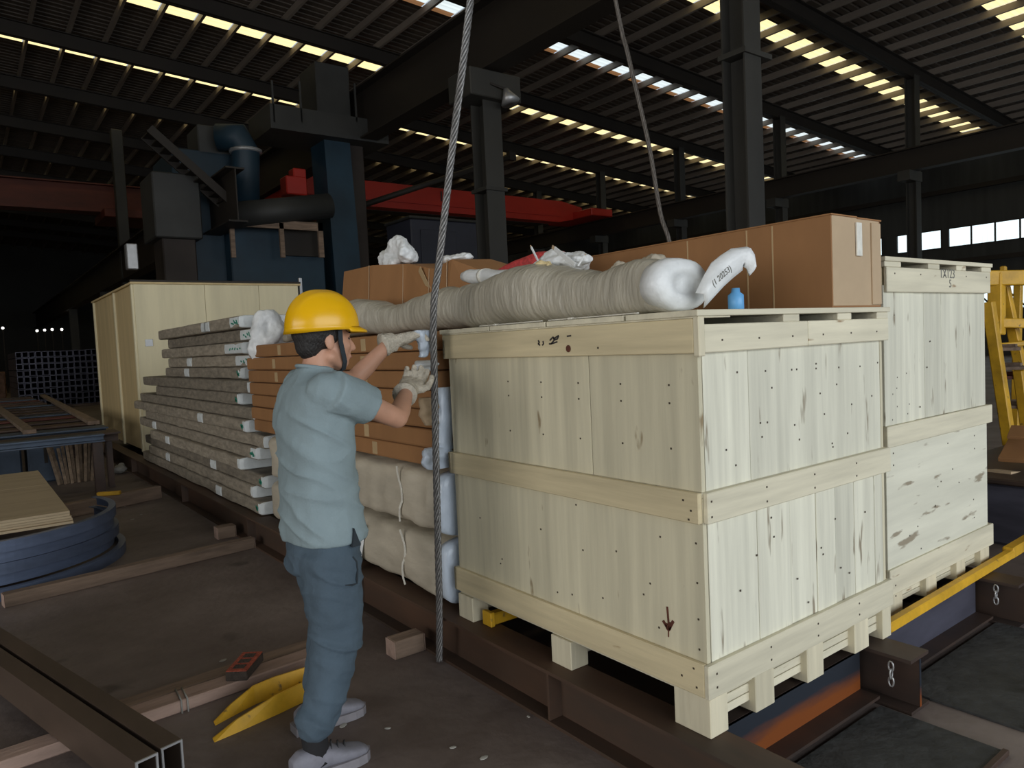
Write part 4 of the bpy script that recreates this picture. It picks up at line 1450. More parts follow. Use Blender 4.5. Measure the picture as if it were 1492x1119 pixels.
timber((-0.3, 3.33, 0), (1.42, 3.45, 0), 0.115, 0.052, m_pinkwood, 'pinkish timber under the steel tubes with the brick on it')
timber((0.35, 3.50, 0), (1.45, 3.585, 0), 0.10, 0.045, m_oldwood, 'narrow reddish lath behind the timber with the brick')
timber((-0.5, 2.62, 0), (0.33, 2.60, 0), 0.09, 0.055, m_pinkwood, 'timber under the left ends of the steel tubes')
timber((0.12, 5.62, 0), (1.76, 5.84, 0), 0.09, 0.085, m_oldwood, 'long weathered timber lying from the blue strips to the skid')
timber((1.60, 3.21, 0), (1.765, 3.21, 0), 0.10, 0.09, m_oldwood, 'short wooden block at the skid beam beside the worker', 'wood_block')
timber((1.62, 6.35, 0), (1.765, 6.35, 0), 0.12, 0.10, m_oldwood, 'short wooden block at the skid beam near the long timber', 'wood_block')
timber((0.60, 8.35, 0), (1.66, 8.75, 0), 0.10, 0.14, m_oldwood, 'short dark timber on the floor behind the plywood')
timber((1.05, 8.60, 0), (1.25, 8.50, 0), 0.05, 0.04, m_yellow, 'small yellow stick on the dark timber', 'yellow_stick', 0.141, False)
# tape around the pinkish timber
t = thing('tie_wire', (0.68, 3.37, 0), 'white tie wire looped round the pinkish timber', 'wire')
for dx in (0.0, 0.025):
    bm = bmesh.new()
    bm_tube(bm, [(0.66 + dx, 3.33, 0.0), (0.66 + dx, 3.335, 0.056), (0.665 + dx, 3.46, 0.057), (0.665 + dx, 3.465, 0.0)], 0.004, 6)
    from_bm('loop', bm, m_litter, t, True)
# brick with holes
bx_, by_ = 0.965, 3.445
t = thing('brick', (bx_, by_, 0.052), 'red brick with a recessed face lying on the pinkish timber', 'brick')
RB = math.radians(52)
box('body', bx_ - 0.105, bx_ + 0.105, by_ - 0.05, by_ + 0.05, 0.0525, 0.095, m_brickside, t, 0.004, RB)
o = box('top_face', bx_ - 0.103, bx_ + 0.103, by_ - 0.048, by_ + 0.048, 0.095, 0.100, m_brick, t, 0.002, RB)
for k in range(3):
    q = Vector((bx_, by_, 0.1005)) + Matrix.Rotation(RB, 3, 'Z') @ Vector((-0.06 + 0.06 * k, 0.0, 0))
    box('frog', q.x - 0.02, q.x + 0.02, q.y - 0.026, q.y + 0.026, 0.0999, 0.1015, m_brickside, t, 0.0, RB)
# yellow folded bracket
t = thing('yellow_bracket', (0.9, 3.05, 0), 'yellow painted V-shaped steel bracket on the floor behind the worker', 'bracket')
for nm, pl_ in (('front_arm', [(0.70, 2.985), (0.80, 3.0), (0.98, 3.035), (1.25, 3.10)]), ('back_arm', [(0.74, 3.12), (0.82, 3.15), (0.93, 3.19), (1.02, 3.20), (1.25, 3.20)])):
    bm = bmesh.new()
    n = len(pl_)
    hgt = [0.008, 0.045, 0.075, 0.08, 0.08]
    L_ = []
    for k, (x, y) in enumerate(pl_):
        h = hgt[k]
        L_.append([bm.verts.new(v) for v in ((x, y, 0.001), (x, y + 0.02, h), (x, y + 0.028, h), (x, y + 0.012, 0.001))])
    for a, b_ in zip(L_, L_[1:]):
        for k in range(4):
            bm.faces.new((a[k], a[(k + 1) % 4], b_[(k + 1) % 4], b_[k]))
    bm.faces.new(L_[0][::-1])
    bm.faces.new(L_[-1])
    from_bm(nm, bm, m_yellow, t)
bar('cross_piece', (1.22, 3.08, 0.04), (1.22, 3.24, 0.04), 0.03, 0.06, m_yellow, t)
# curved blue steel strips in a stack
cx_, cy_ = -0.01, 6.76
for i in range(5):
    z0 = (0.0, 0.077, 0.154, 0.231, 0.308)[i]
    R_ = (0.985, 0.915, 0.95, 0.925, 0.96)[i]
    h = 0.075
    t = thing('bent_strip', (cx_, cy_, z0), ['lowest loose blue steel strip curving out on the floor', 'second lowest bent blue steel strip in the pile', 'middle bent blue steel strip in the pile', 'fourth bent blue steel strip in the pile', 'top bent blue steel strip under the plywood'][i], 'steel strip', 'bent blue steel strips')
    bm = bmesh.new()
    A = []
    n = 72
    for k in range(n + 1):
        a = math.radians(-200 + 222 * k / n)
        rr = R_ * (1 + 0.015 * math.sin(2 * a + i))
        ccx, ccy = (cx_, cy_) if i else (cx_ + 0.02, cy_ - 0.02)
        A.append([bm.verts.new((ccx + r * math.cos(a), ccy + r * math.sin(a), z)) for r, z in ((rr - 0.008, z0), (rr, z0), (rr, z0 + h), (rr - 0.008, z0 + h))])
    for a, b_ in zip(A, A[1:]):
        for k in range(4):
            bm.faces.new((a[k], a[(k + 1) % 4], b_[(k + 1) % 4], b_[k]))
    bm.faces.new(A[0][::-1])
    bm.faces.new(A[-1])
    from_bm('strip', bm, m_bluestrip, t, False)
    # stiffening lip along the top
    bm = bmesh.new()
    A = []
    for k in range(n + 1):
        a = math.radians(-200 + 222 * k / n)
        rr = R_ * (1 + 0.015 * math.sin(2 * a + i))
        ccx, ccy = (cx_, cy_) if i else (cx_ + 0.02, cy_ - 0.02)
        A.append([bm.verts.new((ccx + r * math.cos(a), ccy + r * math.sin(a), z)) for r, z in ((rr - 0.05, z0 + h - 0.006), (rr - 0.008, z0 + h - 0.006), (rr - 0.008, z0 + h), (rr - 0.05, z0 + h))])
    for a, b_ in zip(A, A[1:]):
        for k in range(4):
            bm.faces.new((a[k], a[(k + 1) % 4], b_[(k + 1) % 4], b_[k]))
    bm.faces.new(A[0][::-1])
    bm.faces.new(A[-1])
    from_bm('lip', bm, m_bluestrip, t, False)
# plywood sheets lying on the strips
for i in range(5):
    lab = ['bottom', 'second', 'middle', 'fourth', 'top'][i] + ' plywood sheet of the pile on the blue strips'
    z0 = 0.388 + i * 0.019
    t = thing('plywood_sheet', (-0.3, 7.2, z0), lab, 'plywood', 'plywood sheets on the blue strips')
    j = rnd.uniform(-0.03, 0.03)
    y0, y1 = 6.02 + j, 9.2 + j
    x1 = 0.585 + rnd.uniform(-0.03, 0.03)
    if i == 4:
        for a, b_ in ((y0, 7.5), (7.505, 8.6)):
            box('board', -1.3, x1, a, b_, z0, z0 + 0.018, m_ply_sheet, t, 0.002)
    else:
        box('board', -1.3, x1, y0, y1 - 0.2 * i, z0, z0 + 0.018, m_ply_sheet, t, 0.002)
box_ = None
# leaning bundle of old slats
t0 = onz(115, 703, 0)
for i in range(13):
    a = -0.27 + 0.045 * i
    b_ = a * 1.15 + rnd.uniform(-0.01, 0.01)
    t = thing('old_slat', (t0.x + a, t0.y, 0), 'old wooden slat standing in the bunch near the skid end', 'slat', 'bunch of upright slats')
    yb = t0.y - 0.02 + (i % 2) * 0.045
    zt_ = rnd.uniform(0.46, 0.53)
    bar('slat', (t0.x + a * 0.8, yb, 0.002), (t0.x + b_, yb + 0.02, zt_), 0.034, 0.018, m_oldwoodz, t, 0.002)

# blue parts, frames and stacks on the far left
t = thing('blue_box', (0.75, 10.9, 0), 'slate blue sheet-metal box standing right of the slats gap', 'box', 'blue boxes behind the plywood')
pa = onz(85, 690, 0.0)
box('body', 0.62, 1.06, 11.2, 11.8, 0.0, 0.50, m_bluepart, t, 0.02)
box('rim', 0.60, 1.08, 11.18, 11.82, 0.50, 0.54, m_bluepart, t, 0.01)
box('slot', 0.80, 0.84, 11.192, 11.2, 0.25, 0.48, m_beam, t, 0)
t = thing('blue_box', (0.2, 10.9, 0), 'slate blue sheet-metal box at the left picture edge', 'box', 'blue boxes behind the plywood')
box('body', 0.0, 0.56, 11.2, 11.8, 0.0, 0.47, m_bluepart, t, 0.02)
box('rim', -0.02, 0.58, 11.18, 11.82, 0.47, 0.51, m_bluepart, t, 0.01)
t = thing('cross_beam', (0.2, 9.6, 0), 'dark blue steel beam on trestles in front of the steel sections', 'beam')
box('flange', -1.2, 1.28, 9.5, 9.7, 0.685, 0.70, m_bluepart, t, 0)
box('web', -1.2, 1.28, 9.595, 9.605, 0.63, 0.685, m_bluepart, t, 0)
box('flange', -1.2, 1.28, 9.5, 9.7, 0.615, 0.63, m_bluepart, t, 0)
box('trestle', -1.1, -0.9, 9.55, 9.65, 0, 0.615, m_steel, t, 0)
box('trestle', 1.16, 1.26, 9.55, 9.65, 0, 0.615, m_steel, t, 0)
# rack of long coloured steel sections
cols = [m_steel, m_bluepart, m_rail, m_steel, m_orcrane, m_bluepart, m_rail, m_steel]
for i in range(16):
    y = 9.85 + i * 0.92
    lab = 'long steel section on legs behind the blue beam, %s row from it' % ['first', 'second', 'third', 'fourth', 'fifth', 'sixth', 'seventh', 'eighth', 'ninth', 'tenth', 'eleventh', 'twelfth', 'thirteenth', 'fourteenth', 'fifteenth', 'sixteenth'][i]
    t = thing('steel_section', (0.5, y, 0.3), lab, 'steel section', 'steel sections at the far left')
    mm = cols[i % 8]
    box('flange', -2.5, 1.5, y, y + 0.42, 0.66, 0.68, mm, t, 0)
    box('web', -2.5, 1.5, y + 0.20, y + 0.22, 0.56, 0.66, mm, t, 0)
    box('leg', -2.2, -2.1, y + 0.1, y + 0.3, 0, 0.56, m_steel, t, 0)
    box('leg', 1.36, 1.42, y + 0.15, y + 0.27, 0, 0.56, m_steel, t, 0)
for i, ((a, b_), (c_, d_)) in enumerate((((62, 576), (135, 615)), ((-6, 592), (42, 628)))):
    lab = ['long brown batten laid over the steel sections', 'brown batten at the left edge over the steel sections', 'short brown batten next to the large far crate'][i]
    pa, pb = onz(a, b_, 0.71), onz(c_, d_, 0.71)
    t = thing('batten', pa, lab, 'batten', 'battens over the steel sections')
    bar('bar', pa, pb, 0.12, 0.05, m_oldwoodz, t)
    bar('end_block', pb, pb + (pb - pa).normalized() * 0.15, 0.14, 0.05, m_oldwood, t)
# bundle of square tubes seen end on
t = thing('tube_bundle', (2.3, 31, 0), 'stack of square steel tubes seen end-on beyond the floor sections', 'tube bundle')
pa, pb = ony(26, 560, 30.0), ony(142, 508, 30.0)
bm = bmesh.new()
nx, nz = 13, 9
for i in range(nx):
    for j in range(nz):
        x0 = pa.x + (pb.x - pa.x) * i / nx
        x1 = pa.x + (pb.x - pa.x) * (i + 0.94) / nx
        z0 = 0.1 + (pb.z - 0.1) * j / nz + rnd.uniform(-0.01, 0.01)
        z1 = z0 + (pb.z - 0.1) / nz * 0.9
        w = 0.016
        y0 = 30.0 + rnd.uniform(-0.05, 0.05)
        bm_box(bm, x0, x1, y0, 35, z0, z0 + w)
        bm_box(bm, x0, x1, y0, 35, z1 - w, z1)
        bm_box(bm, x0, x0 + w, y0, 35, z0 + w, z1 - w)
        bm_box(bm, x1 - w, x1, y0, 35, z0 + w, z1 - w)
o = from_bm('tubes', bm, m_violet, t)
o['kind'] = 'stuff'
box('bearer', pa.x, pb.x, 30.3, 30.6, 0, 0.1, m_oldwood, t)
box('bearer', pa.x, pb.x, 33.3, 33.6, 0, 0.1, m_oldwood, t)
# distant heaps of stock along the left
for i in range(18):
    x = -8.6 + (i % 6) * 2.3 + rnd.uniform(-0.2, 0.2)
    y = 38 + (i // 6) * 4.0 + rnd.uniform(-0.4, 0.4)
    s = rnd.uniform(0.6, 0.95)
    t = thing('stock_pile', (x, y, 0), 'dim reddish-brown stock pile in the far left background', 'pile', 'far stock piles')
    h = rnd.uniform(0.8, 1.9)
    box('stack', x, x + s * 1.6, y, y + 2, 0, h * 0.7, m_clutter, t, 0.02, rnd.uniform(-0.12, 0.12))
    box('top_layer', x + 0.1, x + s * 1.2, y + 0.2, y + 1.6, h * 0.7, h, m_clutter, t, 0.02, rnd.uniform(-0.12, 0.12))
m_bulb = emit('far_lamp', (1.0, 0.98, 0.9, 1), 3.0)
for u, v in ((4, 478), (54, 482), (65, 481), (76, 480), (90, 480), (104, 470)):
    p = ony(u, v, 52)
    t = thing('distant_lamp', p, 'tiny white lamp glowing far off at the left', 'lamp', 'tiny far lamps')
    bm = bmesh.new()
    bm_ball(bm, p, 0.075, 10)
    from_bm('bulb', bm, m_bulb, t, True)
    box('pole', p.x - 0.03, p.x + 0.03, 52, 52.06, 0, p.z - 0.1, m_beam, t, 0)
    
# ================================================================ RIGHT EDGE: yellow rack, scrap, shackle
t = thing('yellow_rack', (7.6, 2.5, 0), 'yellow steel A-frame rack behind the tall crates', 'rack')


def rp(u, v, d=6.6):
    return C + ray(u, v) * d


def leg(name, a, b_, d=6.6, w=0.09):
    pa, pb = rp(*a, d), rp(*b_, d)
    dirn = (pb - pa)
    pb = pa + dirn * ((0.0 - pa.z) / dirn.z) if dirn.z < -0.3 * dirn.length and name == 'leg' else pb
    return bar(name, pa, pb, w, w, m_yellow, t, 0.008)


leg('leg', (1440, 440), (1472, 655), 6.6)
leg('leg', (1458, 395), (1486, 530), 7.2)
leg('leg', (1484, 395), (1480, 600), 7.6, 0.07)
leg('rail', (1425, 406), (1530, 404), 7.0, 0.14)
leg('rail', (1425, 470), (1530, 472), 7.0, 0.09)
leg('rail', (1452, 398), (1452, 488), 7.0, 0.12)
leg('rail', (1462, 388), (1462, 402), 7.0, 0.05)
leg('shelf', (1445, 505), (1530, 496), 7.1, 0.05)
leg('leg', (1484, 540), (1492, 598), 6.8, 0.08)
for i, (u, v, w, mm) in enumerate(((1462, 508, 0.35, m_oldwood), (1470, 535, 0.4, m_oldwood), (1478, 548, 0.4, m_orcrane), (1484, 590, 0.4, m_oldwood))):
    p = rp(u, v, 7.0)
    tt = thing('offcut', p, 'wooden offcut resting on the yellow rack, %s' % ['uppermost', 'second from top', 'reddish one', 'lowest'][i], 'offcut', 'offcuts on the rack')
    bar('board', p - Vector((w / 2, 0.1, 0)), p + Vector((w / 2, 0.1, 0.02)), 0.2, 0.03, mm, tt)
    bar('cleat', p - Vector((w / 4, 0.05, -0.03)), p - Vector((w / 4 - 0.05, 0.05, -0.03)), 0.16, 0.03, mm, tt)
tb = thing('steel_bin', (6.9, 1.9, 0), 'dark violet steel bin at the right edge behind the tall crates', 'bin')
pa = rp(1438, 795, 5.2)
box('body', pa.x - 0.2, pa.x + 1.6, pa.y - 0.5, pa.y + 0.3, 0, 0.42, m_violet, tb, 0.02)
box('rim', pa.x - 0.24, pa.x + 1.64, pa.y - 0.54, pa.y + 0.34, 0.42, 0.46, m_steel, tb, 0.01)
for i, (u, v, w, h, a, mm) in enumerate(((1482, 655, 0.4, 0.03, 0.25, m_carton), (1474, 688, 0.4, 0.03, -0.12, m_carton_end), (1470, 725, 0.5, 0.16, 0.2, m_brownmach), (1490, 630, 0.2, 0.02, 0.3, m_carton))):
    p = rp(u, v, 5.2)
    tt = thing('scrap_piece', p, ['bent brown cardboard scrap heaped at the right edge', 'pale cardboard scrap sticking out at the right edge', 'dark dusty sack lying in the violet bin', 'small cardboard scrap by the yellow rack foot'][i], 'scrap', 'scrap in the bin')
    dd = Vector((math.cos(a), math.sin(a) * 0.6, math.sin(a)))
    if i == 2:
        bm = bmesh.new()
        bm_loft(bm, [(p + Vector((0.08 * k - 0.3, 0, -0.03)), (0, 0.25 * s, 0), (0, 0, 0.15 * s)) for k, s in enumerate((0.3, 0.8, 1, 1.05, 1, 0.9, 0.6, 0.2))], 16, 2.2, 0.05, 5)
        from_bm('sack', bm, mm, tt, True)
    else:
        bar('sheet', p - dd * w / 2, p + dd * w / 2, 0.16, h, mm, tt)
        bar('fold', p + dd * w / 2, p + dd * w / 2 + Vector((0.06, 0, -0.05)), 0.14, h, mm, tt)
# shackle lying on the floor at the right edge
t = thing('shackle', (3.5, 1.15, 0), 'steel shackle half in view on the floor at the right edge', 'shackle')
sc_ = onz(1500, 985, 0.06)
bm = bmesh.new()
bm_tube(bm, [(sc_.x + 0.075 * math.cos(a) * 0.9, sc_.y - 0.02, sc_.z + 0.075 * math.sin(a)) for a in [2 * math.pi * k / 8 + 0.39 for k in range(9)]], 0.011, 8, False)
from_bm('bow', bm, m_chrome, t, False)
bm = bmesh.new()
bm_tube(bm, [(sc_.x + 0.045 * math.cos(a), sc_.y - 0.03, sc_.z + 0.05 * math.sin(a)) for a in [2 * math.pi * k / 8 for k in range(9)]], 0.009, 8, False)
from_bm('ring', bm, m_chrome, t, False)
# dark plates on the floor in front of the skid
t = thing('floor_plate', (3.4, 1.2, 0), 'dark rough plate lying on the floor below the beam ends', 'plate')
box('plate', 3.03, 4.06, 0.98, 1.43, 0.0, 0.012, m_rubber, t, 0.002)
box('edge_strip', 3.03, 4.06, 0.96, 0.98, 0.0, 0.02, m_steel, t, 0.002)
t = thing('floor_plate', (2.3, 1.2, 0), 'dark rough plate lying on the floor below the front crate', 'plate')
box('plate', 2.0, 2.83, 0.98, 1.41, 0.0, 0.012, m_rubber, t, 0.002)
box('edge_strip', 2.0, 2.83, 0.96, 0.98, 0.0, 0.02, m_steel, t, 0.002)
# bits of pale litter on the floor
for i, (u, v) in enumerate(((182, 738), (325, 963), (500, 1058), (565, 1062), (578, 891), (770, 1045), (660, 1090), (612, 770), (193, 757), (206, 750), (705, 1105))):
    p = onz(u, v, 0)
    bm = bmesh.new()
    r = rnd.uniform(0.006, 0.014)
    bm_ball(bm, p + Vector((0, 0, 0.003)), (r * 1.6, r, 0.003), 7, Matrix.Rotation(rnd.random() * 3, 4, 'Z'))
    o = from_bm('litter_chip', bm, m_litter, None)
    tag(o, 'tiny pale chip of litter on the dark floor', 'litter', 'pale litter chips')
p = onz(175, 690, 0)
bm = bmesh.new()
bm_ball(bm, p + Vector((0, 0, 0.06)), (0.09, 0.08, 0.06), 12)
bm_ball(bm, p + Vector((0.03, 0.05, 0.1)), (0.05, 0.05, 0.04), 10)
o = remesh('crumpled_paper', bm, m_litter, None, 0.012, 1, (0.01, 20, 20, 20))
tag(o, 'crumpled white paper ball on the floor near the skid', 'paper')

# ================================================================ THE WORKER (faces +X, his left is +Y)
m_skin = mat('skin', (0.50, 0.27, 0.18, 1), 0.55, vary=0.08, scale=(12, 12, 12))
m_hair = mat('black_hair', (0.015, 0.013, 0.012, 1), 0.6, vary=0.3, scale=(60, 60, 20), bump=0.5)
m_shirt = mat('grey_blue_shirt', (0.22, 0.285, 0.305, 1), 0.85, vary=0.07, scale=(8, 8, 8), spots=(1.0, 0.74, (0.07, 0.10, 0.12, 1), (34, 34, 34)), bump=0.15, bscale=(120, 120, 120))
m_trous = mat('slate_trousers', (0.062, 0.094, 0.125, 1), 0.85, vary=0.12, scale=(6, 6, 6), bump=0.15, bscale=(90, 90, 90))
m_pocket = mat('dark_seam', (0.02, 0.028, 0.035, 1), 0.9, vary=0.1)
m_glove = mat('dirty_white_glove', (0.55, 0.50, 0.41, 1), 0.9, vary=0.2, scale=(22, 22, 22), bump=0.5, bscale=(90, 90, 90))
m_helmet = mat('yellow_plastic', (0.80, 0.44, 0.006, 1), 0.25, vary=0.05, scale=(4, 4, 4))
m_shoe = mat('grey_shoe', (0.20, 0.20, 0.235, 1), 0.7, vary=0.15, scale=(20, 20, 20))
m_sole = mat('pale_sole', (0.22, 0.21, 0.23, 1), 0.6, vary=0.1, scale=(20, 20, 20))
m_sock = mat('black_sock', (0.012, 0.012, 0.014, 1), 0.9, vary=0.1)
m_lace = mat('dark_lace', (0.05, 0.05, 0.055, 1), 0.9, vary=0.1)
m_eye = mat('eye_dark', (0.02, 0.015, 0.012, 1), 0.3, vary=0.05)
m_lip = mat('lip', (0.36, 0.15, 0.12, 1), 0.5, vary=0.05)

V = Vector
HD = V((1.115, 2.655, 1.565))
neckb = V((1.055, 2.655, 1.42))
rsh, rel, rwr = V((1.075, 2.475, 1.375)), V((1.345, 2.53, 1.25)), V((1.505, 2.735, 1.335))
lsh, lel, lwr = V((1.10, 2.84, 1.385)), V((1.37, 2.955, 1.395)), V((1.555, 2.965, 1.545))
rhip, rkn, ran = V((1.05, 2.555, 0.85)), V((1.045, 2.535, 0.46)), V((0.925, 2.505, 0.10))
lhip, lkn, lan = V((1.06, 2.745, 0.85)), V((1.13, 2.79, 0.46)), V((1.07, 2.83, 0.10))
person = thing('person', (1.0, 2.62, 0), 'worker in yellow hard hat, grey-blue shirt and slate trousers, holding the wire rope', 'person')
# body: one continuous surface
bm = bmesh.new()
bm_limb(bm, [V((1.05, 2.65, 0.86)), V((1.055, 2.65, 1.05)), V((1.06, 2.652, 1.25)), V((1.055, 2.655, 1.36)), neckb], [0.10, 0.10, 0.11, 0.10, 0.055], 18)
bm_limb(bm, [neckb - V((0.0, 0, 0.03)), V((1.085, 2.655, 1.475)), V((1.10, 2.655, 1.53))], [0.062, 0.056, 0.056], 16)
bm_ball(bm, HD + V((-0.012, 0, 0.045)), (0.098, 0.078, 0.10), 24)               # cranium
bm_ball(bm, HD + V((0.030, 0, -0.020)), (0.074, 0.064, 0.088), 24)             # face
bm_ball(bm, HD + V((0.056, 0, -0.085)), (0.040, 0.040, 0.034), 18)             # chin
bm_limb(bm, [HD + V((0.0, 0.052, -0.062)), HD + V((0.052, 0.022, -0.092))], [0.026, 0.02], 10)   # jaw
bm_limb(bm, [HD + V((0.0, -0.052, -0.062)), HD + V((0.052, -0.022, -0.092))], [0.026, 0.02], 10)
bm_limb(bm, [HD + V((0.097, 0, 0.012)), HD + V((0.113, 0, -0.020)), HD + V((0.118, 0, -0.033))], [0.009, 0.012, 0.014], 10)   # nose
bm_limb(bm, [HD + V((0.105, -0.011, -0.036)), HD + V((0.105, 0.011, -0.036))], [0.010, 0.010], 8)
bm_limb(bm, [HD + V((0.088, -0.030, 0.022)), HD + V((0.097, 0, 0.024)), HD + V((0.088, 0.030, 0.022))], [0.011, 0.012, 0.011], 8)   # brow
bm_limb(bm, [HD + V((0.094, -0.016, -0.064)), HD + V((0.101, 0, -0.063)), HD + V((0.094, 0.016, -0.064))], [0.010, 0.011, 0.010], 8)  # mouth
for s in (-1, 1):
    bm_ball(bm, HD + V((0.070, s * 0.036, -0.022)), (0.026, 0.022, 0.022), 12)  # cheeks
    bm_ball(bm, HD + V((-0.008, s * 0.078, -0.008)), (0.020, 0.010, 0.032), 12)   # ears
bm_limb(bm, [rsh + V((0, 0.02, -0.015)), rsh.lerp(rel, 0.5), rel], [0.045, 0.047, 0.040], 16)
bm_limb(bm, [rel, rel.lerp(rwr, 0.3), rel.lerp(rwr, 0.75), rwr, rwr.lerp(V((1.62, 2.86, 1.39)), 0.3)], [0.041, 0.042, 0.033, 0.028, 0.028], 16)
bm_limb(bm, [lsh + V((0, -0.02, -0.015)), lsh.lerp(lel, 0.5), lel], [0.045, 0.047, 0.040], 16)
bm_limb(bm, [lel, lel.lerp(lwr, 0.3), lel.lerp(lwr, 0.75), lwr, lwr + V((0.03, 0.0, 0.01))], [0.041, 0.041, 0.033, 0.028, 0.028], 16)
for h, kn, an in ((rhip, rkn, ran), (lhip, lkn, lan)):
    bm_limb(bm, [h, h.lerp(kn, 0.5), kn, kn.lerp(an, 0.35), an], [0.085, 0.07, 0.055, 0.05, 0.036], 14)
bm_limb(bm, [rhip, lhip], [0.09, 0.09], 14)
body = remesh('body', bm, m_skin, person, 0.0065, 4)
# eyes and mouth line
for s in (-1, 1):
    bm = bmesh.new()
    bm_ball(bm, HD + V((0.086, s * 0.030, 0.003)), (0.008, 0.012, 0.006), 10)
    from_bm('eye', bm, m_eye, body, True)
    bm = bmesh.new()
    bm_limb(bm, [HD + V((0.094, s * 0.015, 0.027)), HD + V((0.090, s * 0.042, 0.026))], [0.004, 0.003], 6)
    from_bm('eyebrow', bm, m_hair, body, True)
bm = bmesh.new()
bm_limb(bm, [HD + V((0.098, -0.018, -0.068)), HD + V((0.109, 0, -0.066)), HD + V((0.098, 0.018, -0.068))], [0.004, 0.005, 0.004], 6)
from_bm('lips', bm, m_lip, body, True)
# hair below the helmet
bm = bmesh.new()
bm_ball(bm, HD + V((-0.022, 0, 0.035)), (0.100, 0.086, 0.090), 20)
bm_ball(bm, HD + V((-0.055, 0, -0.015)), (0.055, 0.064, 0.060), 16)
hb = remesh('hair', bm, m_hair, person, 0.008, 3, (0.002, 120, 120, 60))
# hard hat
HC = HD + V((-0.003, 0.0, 0.062))
hat = bmesh.new()
n, mrow = 48, 14
rows = []
for j in range(mrow + 1):
    ph = (math.pi / 2) * j / mrow
    row = []
    for k in range(n):
        a = 2 * math.pi * k / n
        ridge = 0.0
        if j > 2:
            ridge = 0.006 * math.exp(-((abs(math.sin(a)) * math.cos(ph) * 0.118) / 0.018) ** 2)
            ridge += 0.003 * math.exp(-((abs(abs(math.sin(a)) * math.cos(ph) * 0.118 - 0.05)) / 0.010) ** 2)
        cp = math.cos(ph) ** 0.85
        x = 0.141 * cp * math.cos(a) + (0.004 if math.cos(a) > 0 else 0)
        y = 0.112 * cp * math.sin(a)
        z = -0.012 + 0.138 * (math.sin(ph) ** 1.0) + ridge
        row.append(hat.verts.new(HC + V((x, y, z))))
    rows.append(row)
low = []
for k in range(n):
    a = 2 * math.pi * k / n
    low.append(hat.verts.new(HC + V((0.147 * math.cos(a), 0.118 * math.sin(a), -0.026 - 0.010 * max(0, -math.cos(a))))))
inn = []
for k in range(n):
    a = 2 * math.pi * k / n
    inn.append(hat.verts.new(HC + V((0.135 * math.cos(a), 0.106 * math.sin(a), -0.020))))
for A, B in [(inn, low), (low, rows[0])] + list(zip(rows, rows[1:])):
    for k in range(n):
        hat.faces.new((A[k], A[(k + 1) % n], B[(k + 1) % n], B[k]))
bmesh.ops.remove_doubles(hat, verts=hat.verts, dist=0.0002)
hat_o = from_bm('hard_hat', hat, m_helmet, person, True)
vis = bmesh.new()
A, B, A2, B2 = [], [], [], []
for k in range(17):
    a = math.radians(-68 + 136 * k / 16)
    ext = 0.036 * math.cos(a) ** 0.8
    pi_ = HC + V((0.139 * math.cos(a), 0.110 * math.sin(a), 0.004 - 0.012))
    po_ = HC + V((0.143 * math.cos(a) + ext, 0.115 * math.sin(a), -0.026 - 0.004 * math.cos(a)))
    A.append(vis.verts.new(pi_))
    B.append(vis.verts.new(po_))
    A2.append(vis.verts.new(pi_ - V((0, 0, 0.010))))
    B2.append(vis.verts.new(po_ - V((0, 0, 0.008))))
for k in range(16):
    vis.faces.new((A[k], A[k + 1], B[k + 1], B[k]))
    vis.faces.new((A2[k], B2[k], B2[k + 1], A2[k + 1]))
    vis.faces.new((B[k], B[k + 1], B2[k + 1], B2[k]))
    vis.faces.new((A[k], A2[k], A2[k + 1], A[k + 1]))
vis.faces.new((A[0], B[0], B2[0], A2[0]))
vis.faces.new((A[16], A2[16], B2[16], B[16]))
from_bm('visor', vis, m_helmet, hat_o, True)
for s in (-1, 1):
    st = bmesh.new()
    pl_ = [HD + V((0.030, s * 0.088, 0.035)), HD + V((0.034, s * 0.080, -0.01)), HD + V((0.045, s * 0.071, -0.05)), HD + V((0.058, s * 0.055, -0.085)), HD + V((0.062, s * 0.030, -0.112)), HD + V((0.062, 0, -0.121))]
    for a, b_ in zip(pl_, pl_[1:]):
        bm_bar(st, a, b_ + (b_ - a) * 0.1, 0.005, 0.017, up=V((1, 0, 0.2)))
    from_bm('chin_strap', st, m_pocket, hat_o)
# T-shirt
bm = bmesh.new()
ZS = [(0.815, 1.072, 0.146, 0.197), (0.86, 1.07, 0.146, 0.197), (0.93, 1.062, 0.140, 0.188), (1.02, 1.058, 0.132, 0.180), (1.12, 1.058, 0.132, 0.185), (1.22, 1.060, 0.134, 0.195),
      (1.30, 1.060, 0.130, 0.200), (1.36, 1.060, 0.118, 0.192), (1.40, 1.060, 0.102, 0.160), (1.43, 1.062, 0.082, 0.110), (1.452, 1.066, 0.066, 0.075), (1.468, 1.07, 0.060, 0.064)]
bm_loft(bm, [((x, 2.655, z), (a, 0, 0), (0, b_, 0)) for z, x, a, b_ in ZS], 36, 2.3)
for sh, el, e2 in ((rsh, rel, 0.52), (lsh, lel, 0.52)):
    d = (el - sh).normalized()
    bm_limb(bm, [sh + V((-0.02, 0.03 if sh is rsh else -0.03, 0.0)), sh + d * 0.05], [0.078, 0.078], 18)
    bm_tube(bm, [sh - d * 0.02, sh + d * 0.06, sh + d * 0.11, sh + d * 0.30 * e2], [0.078, 0.079, 0.078, 0.076], 20)
shirt = remesh('t_shirt', bm, m_shirt, person, 0.007, 4, (0.005, 12, 12, 7), (0.012, (5, 5, 11), ((0.90, 0.08), (1.24, 0.09), (1.05, 0.12))))
